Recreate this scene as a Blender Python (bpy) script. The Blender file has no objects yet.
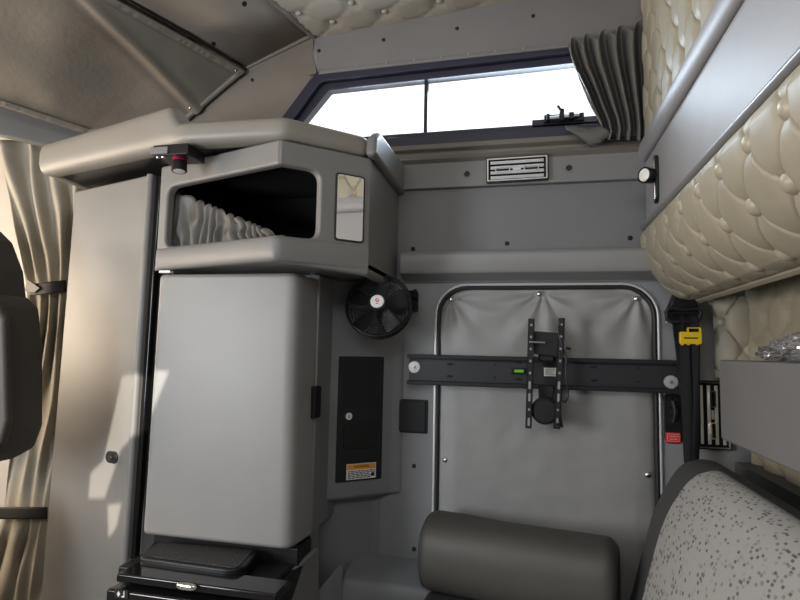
import bpy, bmesh, math, random
from mathutils import Vector, Matrix, noise
PI = math.pi
R = random.Random(7)
sc = bpy.context.scene
COL = sc.collection
V = Vector

# ------------------------------------------------------------------ camera model
F, CX, CY = 558.0, 400.0, 300.0
CAM = V((0, 0, 1.2))
_v1 = V((130, 52, 558)).normalized()
_vx = V((2400, 0, -558)); _vx = (_vx - _v1 * _vx.dot(_v1)).normalized()
_up = _v1.cross(_vx)
if _up.y > 0: _up = -_up
def ray(px, py):
    d = V((px - CX, py - CY, F)); return V((d.dot(_vx), d.dot(_v1), d.dot(_up)))
def at(px, py, Y):            # point of the wall plane at depth Y seen in the photograph at px, py
    d = ray(px, py); return CAM + d * (Y / d.y)
def atx(px, py, X):
    d = ray(px, py); return CAM + d * (X / d.x)
def atz(px, py, Z):
    d = ray(px, py); return CAM + d * ((Z - CAM.z) / d.z)
def atp(px, py, P, n):
    d = ray(px, py); return CAM + d * ((V(P) - CAM).dot(n) / d.dot(n))

# ------------------------------------------------------------------ materials
def mat(name, col, rough=.5, bump=0, scale=300, var=0, vscale=6, metal=0, spec=.5, emit=None, estr=0, coat=0, bdist=.001):
    m = bpy.data.materials.new(name); m.use_nodes = True
    nt = m.node_tree; b = nt.nodes['Principled BSDF']
    b.inputs['Base Color'].default_value = (*col, 1)
    b.inputs['Roughness'].default_value = rough
    b.inputs['Metallic'].default_value = metal
    b.inputs['Specular IOR Level'].default_value = spec
    b.inputs['Coat Weight'].default_value = coat
    tc = nt.nodes.new('ShaderNodeTexCoord')
    if var:
        n = nt.nodes.new('ShaderNodeTexNoise'); n.inputs['Scale'].default_value = vscale; n.inputs['Detail'].default_value = 5
        r = nt.nodes.new('ShaderNodeMapRange'); r.inputs['From Min'].default_value = .3; r.inputs['From Max'].default_value = .7
        r.inputs['To Min'].default_value = 1 - var; r.inputs['To Max'].default_value = 1 + var
        x = nt.nodes.new('ShaderNodeVectorMath'); x.operation = 'SCALE'; x.inputs[0].default_value = col
        nt.links.new(tc.outputs['Object'], n.inputs['Vector']); nt.links.new(n.outputs['Fac'], r.inputs['Value'])
        nt.links.new(r.outputs['Result'], x.inputs['Scale']); nt.links.new(x.outputs['Vector'], b.inputs['Base Color'])
    if bump:
        n2 = nt.nodes.new('ShaderNodeTexNoise'); n2.inputs['Scale'].default_value = scale; n2.inputs['Detail'].default_value = 3
        bp = nt.nodes.new('ShaderNodeBump'); bp.inputs['Strength'].default_value = bump; bp.inputs['Distance'].default_value = bdist
        nt.links.new(tc.outputs['Object'], n2.inputs['Vector']); nt.links.new(n2.outputs['Fac'], bp.inputs['Height'])
        nt.links.new(bp.outputs['Normal'], b.inputs['Normal'])
    if emit:
        b.inputs['Emission Color'].default_value = (*emit, 1); b.inputs['Emission Strength'].default_value = estr
    return m

M = {}
M['grey'] = mat('grey_moulded_plastic', (.18, .177, .173), .44, .25, 420, .05, 5)
M['greyL'] = mat('grey_cabinet_vinyl', (.235, .231, .228), .44, .2, 420, .05, 4)
M['wall'] = mat('grey_wall_vinyl', (.155, .155, .158), .5, .3, 380, .06, 5)
M['shell'] = mat('blue_grey_wall_plastic', (.18, .188, .2), .5, .25, 380, .05, 5)
M['brown'] = mat('taupe_headliner_vinyl', (.155, .136, .116), .5, .35, 260, .08, 6)
M['rim'] = mat('taupe_padded_vinyl', (.222, .206, .182), .45, .25, 350, .05, 6)
M['brownLit'] = mat('taupe_vinyl_brightened', (.36, .31, .262), .5, .35, 260, .08, 6)  # same taupe vinyl as the forward wall, colour raised against missing light
M['wallL'] = mat('grey_lower_wall_vinyl', (.225, .23, .24), .5, .3, 380, .05, 5)
M['wallU'] = mat('grey_upper_wall_vinyl', (.168, .162, .166), .5, .35, 260, .06, 6)
M['carpet'] = mat('grey_floor_mat', (.28, .27, .26), .9)
M['closet'] = mat('grey_closet_vinyl', (.185, .178, .168), .4, .25, 420, .06, 4)
M['drape'] = mat('taupe_blackout_fabric', (.15, .132, .110), .46, .3, 60, .12, 9, bdist=.004)
M['cream'] = mat('cream_vinyl', (.30, .274, .213), .5, .15, 60, .05, 7, bdist=.003, spec=.35)
M['creamD'] = mat('cream_button_vinyl', (.32, .292, .228), .4)
M['tan'] = mat('tan_ceiling_vinyl', (.34, .315, .27), .45, .15, 60, .05, 7, bdist=.003)
M['smooth'] = mat('pale_grey_smooth_vinyl', (.25, .25, .262), .5, .15, 90, .05, 7)
M['pipe'] = mat('grey_piping', (.17, .17, .18), .35)
M['black'] = mat('black_plastic', (.010, .010, .011), .4, .2, 300, spec=.3)
M['blackg'] = mat('glossy_black_plastic', (.008, .008, .009), .12)
M['blackm'] = mat('black_painted_steel', (.013, .014, .016), .5, .1, 200, spec=.3)
M['greyst'] = mat('charcoal_painted_steel', (.018, .019, .023), .42, .1, 200)
M['void'] = mat('unlit_black_lining', (.006, .006, .007), .9)  # dark lining, blackened for the unlit cabinet inside; also fills slots and holes
M['rubber'] = mat('black_rubber', (.012, .012, .013), .55)
M['chrome'] = mat('chrome', (.75, .75, .75), .16, metal=1)
M['steel'] = mat('brushed_steel', (.5, .5, .5), .3, metal=1)
M['satin'] = mat('satin_aluminium', (.72, .72, .73), .35, metal=.45)
M['zinc'] = mat('zinc_washer', (.55, .55, .55), .45, metal=.6)
M['cover'] = mat('grey_soft_vinyl', (.275, .272, .268), .52, .25, 40, .07, 9, bdist=.003)
M['curt'] = mat('beige_curtain_cloth', (.31, .285, .235), .75, .3, 500, .06, 12)
M['curtd'] = mat('charcoal_curtain_cloth', (.11, .104, .098), .6, .3, 500, .06, 12)
M['lining'] = mat('cream_curtain_lining', (.5, .44, .33), .7)
M['strap'] = mat('black_webbing', (.014, .014, .013), .65, .4, 700)
M['belt'] = mat('seat_belt_webbing', (.007, .008, .0095), .7, .4, 500, spec=.2)
M['bolster'] = mat('dark_taupe_leatherette', (.058, .056, .05), .55, .3, 200, .06, 6)
M['sofa'] = mat('charcoal_upholstery', (.046, .047, .049), .65, .3, 500)
M['seat'] = mat('brown_leather', (.04, .035, .029), .6, .3, 150, .1, 9)
M['mirror'] = mat('mirror_glass', (.86, .85, .82), .03, metal=1)
M['yellow'] = mat('yellow_plastic', (.72, .50, .015), .4)
M['red'] = mat('red_plastic', (.55, .03, .035), .45)
M['pink'] = mat('magenta_anodised_ring', (.5, .02, .10), .3, metal=.5)
M['white'] = mat('white_print', (.75, .75, .73), .5)
M['orange'] = mat('orange_print', (.75, .33, .04), .5)
M['green'] = mat('green_level_fluid', (.18, .55, .03), .2, emit=None)
M['lens'] = mat('frosted_lamp_lens', (.75, .74, .70), .3)
M['frameb'] = mat('dark_blue_window_frame', (.022, .022, .04), .38)
M['slab'] = mat('grey_board_laminate', (.15, .15, .155), .5, .12, 500, .04, 5)
M['foil'] = mat('silver_plastic_film', (.62, .62, .64), .16, metal=.85)
M['felt'] = mat('dark_blue_grey_cloth', (.10, .106, .11), .6)
M['pouch'] = mat('grey_stretch_cloth', (.10, .094, .086), .5, .2, 500)
M['ext'] = mat('pale_cab_plastic', (.5, .47, .42), .55)
M['dark_cab'] = mat('brown_cab_lining', (.16, .14, .12), .7)

def speckle_mat():
    m = mat('speckled_grey_upholstery', (.3, .3, .3), .8)
    nt = m.node_tree; b = nt.nodes['Principled BSDF']
    uv = nt.nodes.new('ShaderNodeUVMap'); uv.uv_map = 'UVMap'
    mp = nt.nodes.new('ShaderNodeMapping'); mp.inputs['Scale'].default_value = (88, 80, 1)
    nt.links.new(uv.outputs['UV'], mp.inputs['Vector'])
    vo = nt.nodes.new('ShaderNodeTexVoronoi'); vo.distance = 'CHEBYCHEV'; vo.inputs['Scale'].default_value = 1; vo.inputs['Randomness'].default_value = .8
    nt.links.new(mp.outputs['Vector'], vo.inputs['Vector'])
    lt = nt.nodes.new('ShaderNodeMath'); lt.operation = 'LESS_THAN'; lt.inputs[1].default_value = .33
    nt.links.new(vo.outputs['Distance'], lt.inputs[0])
    sp = nt.nodes.new('ShaderNodeSeparateColor'); nt.links.new(vo.outputs['Color'], sp.inputs['Color'])
    mr = nt.nodes.new('ShaderNodeMapRange'); mr.inputs['From Min'].default_value = .25; mr.inputs['From Max'].default_value = .9
    nt.links.new(sp.outputs['Red'], mr.inputs['Value'])
    mu = nt.nodes.new('ShaderNodeMath'); mu.operation = 'MULTIPLY'
    nt.links.new(lt.outputs[0], mu.inputs[0]); nt.links.new(mr.outputs['Result'], mu.inputs[1])
    mx = nt.nodes.new('ShaderNodeMix'); mx.data_type = 'RGBA'
    mx.inputs['A'].default_value = (.29, .293, .292, 1); mx.inputs['B'].default_value = (.075, .08, .083, 1)
    nt.links.new(mu.outputs[0], mx.inputs['Factor']); nt.links.new(mx.outputs['Result'], b.inputs['Base Color'])
    n2 = nt.nodes.new('ShaderNodeTexNoise'); n2.inputs['Scale'].default_value = 900
    tc = nt.nodes['Texture Coordinate']; nt.links.new(tc.outputs['Object'], n2.inputs['Vector'])
    bp = nt.nodes.new('ShaderNodeBump'); bp.inputs['Strength'].default_value = .3; bp.inputs['Distance'].default_value = .001
    nt.links.new(n2.outputs['Fac'], bp.inputs['Height']); nt.links.new(bp.outputs['Normal'], b.inputs['Normal'])
    return m
M['speckle'] = speckle_mat()

def glass_mat():
    m = bpy.data.materials.new('window_glass'); m.use_nodes = True; nt = m.node_tree; nt.nodes.clear()
    o = nt.nodes.new('ShaderNodeOutputMaterial'); t = nt.nodes.new('ShaderNodeBsdfTransparent'); g = nt.nodes.new('ShaderNodeBsdfGlossy')
    g.inputs['Roughness'].default_value = .03; t.inputs['Color'].default_value = (.95, .97, .97, 1)
    mx = nt.nodes.new('ShaderNodeMixShader'); f = nt.nodes.new('ShaderNodeFresnel'); f.inputs['IOR'].default_value = 1.3
    nt.links.new(f.outputs[0], mx.inputs[0]); nt.links.new(t.outputs[0], mx.inputs[1]); nt.links.new(g.outputs[0], mx.inputs[2])
    nt.links.new(mx.outputs[0], o.inputs['Surface']); return m
M['glass'] = glass_mat()

# ------------------------------------------------------------------ mesh builder
def frame(o, u, v=V((0, 0, 1))):
    u = V(u).normalized(); n = u.cross(V(v)).normalized(); v = n.cross(u)
    # local x along u, y along v, z towards -n ... n points away from the viewer for u=right v=up seen from -Y
    m = Matrix((( u.x, v.x, -n.x, o[0]), (u.y, v.y, -n.y, o[1]), (u.z, v.z, -n.z, o[2]), (0, 0, 0, 1)))
    return m
# frame(): z local = towards -(u x v); for u=+X, v=+Z: u x v = -Y, so local z = +Y (away from the camera); front is -z
def rrect(x0, y0, x1, y1, r, n=6):
    out = []
    for cx, cy, a in ((x1 - r, y0 + r, -PI / 2), (x1 - r, y1 - r, 0), (x0 + r, y1 - r, PI / 2), (x0 + r, y0 + r, PI)):
        for k in range(n + 1):
            t = a + PI / 2 * k / n; out.append((cx + r * math.cos(t), cy + r * math.sin(t)))
    return out
def round_poly(pts, rad, n=5):
    """round the corners of a 2D polygon; rad a number or list"""
    out = []; N = len(pts)
    for i, p in enumerate(pts):
        r = rad[i] if isinstance(rad, (list, tuple)) else rad
        p = V((p[0], p[1])); a = V(pts[i - 1][:2]); b = V(pts[(i + 1) % N][:2])
        if r <= 0: out.append(tuple(p)); continue
        da = (a - p).normalized(); db = (b - p).normalized()
        ang = da.angle(db); t = min(r / math.tan(ang / 2), (a - p).length * .49, (b - p).length * .49)
        p0 = p + da * t; p1 = p + db * t
        for k in range(n + 1):
            s = k / n; q = p0 * (1 - s) ** 2 + p * 2 * s * (1 - s) + p1 * s * s; out.append((q.x, q.y))
    return out

class MB:
    def __init__(s, M4=None): s.bm = bmesh.new(); s.M = M4 or Matrix()
    def P(s, p): return s.M @ V(p)
    def poly(s, pts):
        vs = [s.bm.verts.new(s.P(p)) for p in pts]; s.bm.faces.new(vs); return s
    def prism(s, poly, z0, z1):
        """2D polygon in the local xy plane from z0 to z1"""
        a = [s.bm.verts.new(s.P((p[0], p[1], z0))) for p in poly]; b = [s.bm.verts.new(s.P((p[0], p[1], z1))) for p in poly]
        n = len(poly); s.bm.faces.new(a); s.bm.faces.new(b[::-1])
        for i in range(n): s.bm.faces.new((a[i], b[i], b[(i + 1) % n], a[(i + 1) % n]))
        return s
    def extr(s, pts, d):
        d = V(d); a = [s.bm.verts.new(s.P(p)) for p in pts]; b = [s.bm.verts.new(s.P(V(p) + d)) for p in pts]
        n = len(pts); s.bm.faces.new(a); s.bm.faces.new(b[::-1])
        for i in range(n): s.bm.faces.new((a[i], b[i], b[(i + 1) % n], a[(i + 1) % n]))
        return s
    def box(s, x0, y0, z0, x1, y1, z1): return s.prism([(x0, y0), (x1, y0), (x1, y1), (x0, y1)], z0, z1)
    def grid(s, f, nu, nv, cu=False, uvs=None):
        vs = [[s.bm.verts.new(s.P(f(i / nu, j / nv))) for j in range(nv + 1)] for i in range(nu if cu else nu + 1)]
        L = s.bm.loops.layers.uv.new('UVMap') if uvs else None
        for i in range(nu):
            for j in range(nv):
                i2 = (i + 1) % nu if cu else i + 1
                fc = s.bm.faces.new((vs[i][j], vs[i2][j], vs[i2][j + 1], vs[i][j + 1]))
                if uvs:
                    for lp, (a, b) in zip(fc.loops, ((i, j), (i + 1, j), (i + 1, j + 1), (i, j + 1))): lp[L].uv = uvs(a / nu, b / nv)
        return s
    def tube(s, pts, r, n=8, closed=False):
        pts = [V(p) for p in pts]; N = len(pts); rings = []
        prev = None
        for i, p in enumerate(pts):
            if closed: t = (pts[(i + 1) % N] - pts[i - 1])
            else: t = pts[min(i + 1, N - 1)] - pts[max(i - 1, 0)]
            t.normalize()
            if prev is None:
                a = V((0, 0, 1)) if abs(t.z) < .9 else V((1, 0, 0)); u = t.cross(a).normalized()
            else:
                u = (prev - t * prev.dot(t)).normalized()
            prev = u; w = t.cross(u)
            rr = r[i] if isinstance(r, (list, tuple)) else r
            rings.append([s.bm.verts.new(s.P(p + (u * math.cos(2 * PI * k / n) + w * math.sin(2 * PI * k / n)) * rr)) for k in range(n)])
        for i in range(N if closed else N - 1):
            A, B = rings[i], rings[(i + 1) % N]
            for k in range(n): s.bm.faces.new((A[k], A[(k + 1) % n], B[(k + 1) % n], B[k]))
        if not closed: s.bm.faces.new(rings[0][::-1]); s.bm.faces.new(rings[-1])
        return s
    def lathe(s, prof, n=24, M4=None):
        """profile [(r,z)] about local z"""
        old = s.M
        if M4 is not None: s.M = s.M @ M4
        rings = []
        for r, z in prof:
            if r < 1e-6: rings.append([s.bm.verts.new(s.P((0, 0, z)))])
            else: rings.append([s.bm.verts.new(s.P((r * math.cos(2 * PI * k / n), r * math.sin(2 * PI * k / n), z))) for k in range(n)])
        for A, B in zip(rings, rings[1:]):
            for k in range(n):
                if len(A) == 1 and len(B) == 1: continue
                if len(A) == 1: s.bm.faces.new((A[0], B[(k + 1) % n], B[k]))
                elif len(B) == 1: s.bm.faces.new((A[k], A[(k + 1) % n], B[0]))
                else: s.bm.faces.new((A[k], A[(k + 1) % n], B[(k + 1) % n], B[k]))
        s.M = old; return s
    def build(s, name, m, parent=None, bevel=0, seg=3, ang=35, solid=0, flip=False, recalc=True, sub=0):
        bm = s.bm
        if recalc: bmesh.ops.recalc_face_normals(bm, faces=bm.faces)
        if flip: bmesh.ops.reverse_faces(bm, faces=bm.faces)
        off = root_loc(parent)
        for v in bm.verts: v.co -= off
        me = bpy.data.meshes.new(name); bm.to_mesh(me); bm.free()
        o = bpy.data.objects.new(name, me); COL.objects.link(o)
        me.materials.append(M[m] if isinstance(m, str) else m)
        for p in me.polygons: p.use_smooth = True
        if not bevel: me.set_sharp_from_angle(angle=math.radians(ang))
        if parent is not None: o.parent = parent
        if solid:
            md = o.modifiers.new('thickness', 'SOLIDIFY'); md.thickness = solid; md.offset = 0
        if bevel:
            md = o.modifiers.new('rounding', 'BEVEL'); md.width = bevel; md.segments = seg; md.limit_method = 'ANGLE'; md.angle_limit = math.radians(30); md.harden_normals = True
        return o
def root_loc(p):
    v = V((0, 0, 0))
    while p is not None: v = v + p.location; p = p.parent
    return v
def thing(name, label, cat, loc, group=None):
    o = bpy.data.objects.new(name, None); COL.objects.link(o); o.empty_display_size = .05
    o.location = V(loc); o['label'] = label; o['category'] = cat
    if group: o['group'] = group
    return o
def tag(o, label, cat, group=None):
    o['label'] = label; o['category'] = cat
    if group: o['group'] = group
    # put the origin of a one-mesh thing inside its mesh
    return o
def struct(o): o['kind'] = 'structure'; return o
def disc(mb, c, axis, prof, n=20):
    """lathe about an axis at c"""
    ax = V(axis).normalized(); q = V((0, 0, 1)).rotation_difference(ax).to_matrix().to_4x4()
    old = mb.M; mb.M = old @ Matrix.Translation(V(c)) @ q; mb.lathe(prof, n); mb.M = old; return mb
def slab_between(mb, path, half, thick, up):
    pass

def text_obj(txt, size, M4, m, parent, name='lettering', depth=.0003):
    cu = bpy.data.curves.new('txt', 'FONT'); cu.body = txt; cu.size = size; cu.align_x = 'CENTER'; cu.align_y = 'CENTER'; cu.extrude = depth
    to = bpy.data.objects.new('txt', cu); COL.objects.link(to)
    dg = bpy.context.evaluated_depsgraph_get(); dg.update()
    me = bpy.data.meshes.new_from_object(to.evaluated_get(dg))
    bpy.data.objects.remove(to); me.transform(M4); me.transform(Matrix.Translation(-root_loc(parent)))
    me.materials.clear(); me.materials.append(M[m]); me.name = name
    o = bpy.data.objects.new(name, me); COL.objects.link(o); o.parent = parent; return o

W = 1.70                                    # the far side wall of the sleeper
XR = .585                                   # the rear wall
# ================================================================== SETTING
# ---- side wall
ZL = at(520, 282, W).z                      # underside of the moulded ledge
ztop = lambda x: 2.263 + (x + .722) * .0762 # the roof climbs towards the rear
wtop, wbot = 2.118, 1.838                    # window hole
mb = MB(frame((0, W, 0), (1, 0, 0)))
XWL = at(257, 148, W).x
hx = [(-.70, wtop - .004), (.40, wtop + .004), (.40, wbot), (-1.0, wbot + .01)]
mb.prism([(XWL, wbot + .006), (.40, wbot), (.40, 1.70), (XWL, 1.70)], 0, .03)
mb.prism([(-.722, ztop(-.722) + .03), (-.70, wtop - .004), (.40, wtop + .004), (.40, ztop(.4) + .03)], 0, .03)
mb.prism([(.40, 1.70), (XR + .02, 1.70), (XR + .02, 2.45), (.40, ztop(.4) + .03)], 0, .03)
wall_side = struct(mb.build('wall_side', 'wallU', None, ang=20))
# chamfer panel ahead of the window
B = [at(313, 40, W) + V((0, 0, .06)), V((-.722, W, 2.2)), V((-.70, W, wtop - .004)), V((XWL, W, wbot + .006)), V((XWL, W, 1.68)), at(160, 175, 1.66), at(183, 118, 1.66), at(245, 68, 1.66), at(245, 68, 1.66) + V((0, 0, .06))]
o = struct(MB().extr(B, (0, .03, 0)).build('wall_side_forward', 'brown', None, ang=20))
# lower wall
mb = MB(frame((0, W, 0), (1, 0, 0)))
mb.prism([(-.45, 0), (XR + .02, 0), (XR + .02, ZL + .02), (-.45, ZL + .02)], 0, .03)
wall_lower = struct(mb.build('wall_side_lower', 'wallL', None, ang=20))
# recess panel between ledge and vent strip, and strip
mb = MB(frame((0, 1.69, 0), (1, 0, 0)))
mb.prism([(-.45, ZL), (.40, ZL), (.40, 1.73), (-.45, 1.73)], 0, .03)
struct(mb.build('wall_side_middle', 'wall', None, ang=20))
zs0, zs1 = at(524, 184, 1.672).z, at(524, 157, 1.672).z
mb = MB(frame((0, 1.672, 0), (1, 0, 0)))
mb.prism([(-.45, zs0), (.40, zs0), (.40, zs1), (-.45, zs1)], 0, .03)
struct(mb.build('trim_1', 'grey', None, bevel=.004))
# window sill mouldings
mb = MB()
prof = [(1.672, zs1 - .004), (1.66, zs1 + .006), (1.668, zs1 + .018), (1.69, zs1 + .022), (1.69, zs1 + .036), (1.70, zs1 + .044), (1.689, zs1 + .05), (1.689, wbot + .010), (1.73, wbot + .012), (1.73, zs1 - .004)]
mb.extr([V((-.45, y, z)) for y, z in prof], (.85, 0, 0))
struct(mb.build('trim_2', 'brown', None, ang=25))
# moulded ledge below
mb = MB()
yf = 1.62
prof = [(W, ZL), (yf + .006, at(520, 272, yf).z), (yf, at(520, 268, yf).z), (yf, at(520, 253, yf).z), (yf + .008, at(520, 249.5, yf).z), (W, at(520, 249, yf).z + .006)]
xle = at(399.5, 262, yf).x; mb.extr([V((xle, y, z)) for y, z in prof], (.368 - xle, 0, 0))
struct(mb.build('trim_3', 'greyL', None, bevel=.004))
# header seam strip above the window (headliner trim with little screws)
za = lambda px, py: at(px, py, 1.695)
mb = MB()
a, b = at(318, 74, 1.69), at(655, 37.5, 1.69)
mb.extr([a, b, b + V((0, 0, .014)), a + V((0, 0, .014))], (0, .02, 0))
a2, b2 = at(318, 74, 1.69), at(262, 138, 1.69)
struct(mb.build('trim_4', 'wallU', None, bevel=.003))
# wall screws / plugs
def plug(px, py, Y, r=.006, m='black', parent=wall_side, n=V((0, -1, 0)), name='screw_plug', P=None):
    p = P if P is not None else at(px, py, Y)
    return disc(MB(), p, n, [(0, .0035), (r * .6, .0032), (r, .0015), (r * 1.05, 0), (r * 1.05, -.003)], 14).build(name, m, parent)
for px, py in ((319, 51), (383.5, 40), (457, 28.5), (533, 16)): plug(px, py, W)
for px, py in ((252, 80), (212, 117)): plug(px, py, 1.672)
for px, py in ((414, 466), (414, 549), (415, 291)): plug(px, py, W, .0065, parent=wall_lower)
for px, py in ((413, 249), (507, 243.5), (630, 238)): plug(px, py, 1.69, .007, parent=wall_lower)
for px in (356, 386, 414, 441, 468, 496, 523): plug(px, 73.5 - (px - 318) * .108 - 3, 1.689, .0022, 'zinc')
for px, py in ((467, 174), (569, 168)):                       # recessed ring screws of the strip
    p = at(px, py, 1.672)
    disc(MB(), p, (0, -1, 0), [(.013, 0), (.0125, .002), (.0095, .002), (.009, -.0005)], 20).build('screw_ring', 'grey', wall_side)
    disc(MB(), p, (0, -1, 0), [(0, .0008), (.004, .001), (.0085, .0004), (.009, -.002)], 16).build('screw_plug', 'blackm', wall_side)

# ---- window with two panes
wy = 1.735
win = struct(MB().box(0, 0, 0, .001, .001, .001).build('window_1', 'frameb', None)) if False else None
outer = [(-.712, wtop + .002), (.42, wtop + .008), (.42, wbot - .004), (XWL - .018, wbot + .002)]
ins = [(at(331, 93, wy).x, at(331, 93, wy).z), (.42, at(560, 69.5, wy).z + .012), (.42, at(470, 131.5, wy).z), (at(296, 122, wy).x - .02, at(470, 131.5, wy).z)]
mb = MB(frame((0, 0, 0), (1, 0, 0)))
def ring2(mb, A, B, z0, z1):
    n = len(A); va = [[mb.bm.verts.new(mb.P((p[0], p[1], z))) for p in L] for L in (A, B) for z in (z0, z1)]
    a0, a1, b0, b1 = va
    for i in range(n):
        j = (i + 1) % n
        for q in ((a0[i], b0[i], b0[j], a0[j]), (a1[i], a1[j], b1[j], b1[i]), (a0[i], a0[j], a1[j], a1[i]), (b0[i], b1[i], b1[j], b0[j])): mb.bm.faces.new(q)
rr_o = round_poly(outer, [.05, 0, 0, 0]); rr_i = round_poly([(ins[0][0] - .024, ins[0][1] + .024), (.42, ins[1][1] + .024), (.42, ins[2][1] - .018), (ins[3][0] - .035, ins[3][1] - .018)], [.05, 0, 0, 0])
ring2(mb, rr_o, rr_i, 1.694, 1.75)
rr_g = round_poly(ins, [.012, 0, 0, 0])
ring2(mb, rr_i, rr_g, 1.712, 1.75)
win = struct(mb.build('window_1', 'frameb', None, bevel=.0035, seg=2))
o = MB(frame((0, 0, 0), (1, 0, 0))).prism(rr_i, 1.744, 1.747).build('pane', 'glass', win)
a = at(426.5, 80, 1.735)
MB().box(a.x - .006, 1.728, wbot - .004, a.x + .006, 1.75, wtop + .005).build('mullion', 'rubber', win, bevel=.002)
# inner sill rail of the sliding pane
c0, c1 = at(560, 119, 1.72), at(600, 112, 1.72)
mb = MB(); mb.box(at(532, 124, 1.715).x, 1.712, ins[2][1] - .012, .36, 1.738, ins[2][1] + .014)
mb.build('sliding_rail', 'frameb', win, bevel=.002)
# latch of the window
lt = thing('window_latch', 'black window latch with a chrome pin on the sill of the bright window', 'latch', at(566, 118, 1.70))
A0 = at(544, 120, 1.705); A1 = at(584, 116, 1.705)
mb = MB(); mb.box(A0.x, 1.70, ins[2][1] - .002, A1.x, 1.712, ins[2][1] + .022); mb.build('base_plate', 'blackm', lt, bevel=.002)
c = at(562, 117, 1.69)
MB().tube([c - V((.04, 0, .002)), c + V((.05, 0, .002))], .006, 10).build('pin', 'steel', lt)
MB().box(c.x - .008, 1.678, c.z - .014, c.x + .006, 1.702, c.z + .022).build('lever', 'blackm', lt, bevel=.002)
MB().box(c.x + .02, 1.68, c.z - .01, c.x + .034, 1.702, c.z + .01).build('pin_bracket', 'blackm', lt, bevel=.002)
MB().box(c.x - .046, 1.68, c.z - .009, c.x - .036, 1.702, c.z + .01).build('pin_bracket', 'blackm', lt, bevel=.002)
MB().tube([c + V((-.002, -.014, .012)), c + V((-.014, -.02, .028))], .004, 8).build('thumb_tab', 'black', lt)

# ---- tufting helper
def tuft(fpos, fn, U0, U1, V0, V1, p, q, D, nu, nv, u0=0, v0=0, pw=.55, soft=False):
    """quilted sheet over (u,v) with buttons at staggered lattice points; returns mesh builder, buttons [(pos, normal)]"""
    mb = MB()
    def h(u, v):
        a = (u - u0) / p + (v - v0) / q; b = (u - u0) / p - (v - v0) / q
        s, t = abs(math.sin(PI * a)), abs(math.sin(PI * b))
        # a thin stitched crease along each diagonal, a wide soft dip round each button
        crease = (1 - .55 * math.exp(-s / .055)) * (1 - .55 * math.exp(-t / .055))
        dip = math.exp(-((s * s + t * t) / .38))
        edge = min(1, max(0, min(v - V0, V1 - v)) / (.2 * q)) ** .6
        return D * crease * (1 - .72 * dip) * (edge if soft else 1)
    def f(i, j):
        u = U0 + (U1 - U0) * i; v = V0 + (V1 - V0) * j
        w = noise.noise(V((u * 18, v * 18, p * 50))) * D * .08
        return fpos(u, v) + fn(u, v) * (h(u, v) + w)
    mb.grid(f, nu, nv)
    bt = []
    for i in range(-80, 80):
        for j in range(-80, 80):
            u = u0 + (i + j) * p / 2; v = v0 + (i - j) * q / 2
            if U0 + .004 < u < U1 - .004 and V0 + .004 < v < V1 - .004: bt.append((u, v))
    return mb, bt
def button(p, n, r, m, parent, name='button'):
    return disc(MB(), p, n, [(0, .55 * r), (.4 * r, .5 * r), (.75 * r, .32 * r), (r, 0), (.95 * r, -.3 * r), (.5 * r, -.6 * r)], 14).build(name, m, parent)

# ---- quilted ceiling
xl = lambda y: -.722 - (W - y) * .232
cn = V((.0762, 0, -1)).normalized()
cpos = lambda u, v: V((u, v, ztop(u)))
mb, bt = tuft(cpos, lambda u, v: cn, -1.15, XR + .02, -.5, W, .176, .15, .014, 230, 240, -.629, 1.641)
# trim away what lies ahead of the slanted edge
dl = [v for v in mb.bm.verts if v.co.x < xl(v.co.y) + .012]
bmesh.ops.delete(mb.bm, geom=dl, context='VERTS')
ceiling = struct(mb.build('ceiling', 'tan', None, ang=60, flip=False))
for u, v in bt:
    if u > xl(v) + .02 and v > .75: button(cpos(u, v) + cn * .006, cn, .0115, 'tan', ceiling)
struct(MB().tube([V((x, W - .006, ztop(x) - .002)) for x in (-.722, .4)], .006, 8).build('trim_5', 'tan', None))
# taupe forward ceiling panel
ce = [V((xl(y), y, ztop(xl(y)) + .004)) for y in (W, 1.489, 1.2, .8, -.45)]
S1, S2 = at(313, 38, W - .002), at(245, 68, 1.66)
dT = at(120, 0, 1.3)
dd = (dT - S2).normalized()
low = [S2 + V((0, .0, .0)), S2 + dd * .22 + V((0, 0, .014)), dT + V((0, 0, .014)), dT + dd * .45 + V((0, 0, .014)), dT + dd * 1.3 + V((0, 0, .014))]
mb = MB()
for i in range(4):
    mb.poly([ce[i], low[i], low[i + 1]]); mb.poly([ce[i], low[i + 1], ce[i + 1]])
bmesh.ops.remove_doubles(mb.bm, verts=mb.bm.verts, dist=1e-5)
cf = struct(mb.build('ceiling_forward', 'brownLit', None, solid=.008, ang=60))
nA = (low[0] - ce[0]).cross(ce[1] - ce[0]).normalized()
if nA.z > 0: nA = -nA
for px, py in ((244, 3), (213, 43)):
    p = atp(px, py, ce[0], nA); plug(0, 0, 0, .0075, parent=cf, n=nA, P=p + nA * .005)
struct(MB().tube([ce[0] + V((.01, 0, 0)), S2 + V((-.02, 0, -.01))], .009, 8).build('trim_6', 'brown', None))
struct(MB().tube([c + V((.006, 0, -.010)) for c in ce], .011, 10).build('trim_7', 'brown', None))
# little hinge plate beside the header trim
p = at(312.5, 72.5, 1.688)
hp = MB(frame(p, (1, 0, .1))).prism(rrect(-.014, -.007, .014, .007, .003), -.003, .006).build('bracket_plate', 'brown', wall_side, bevel=.001)

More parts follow.
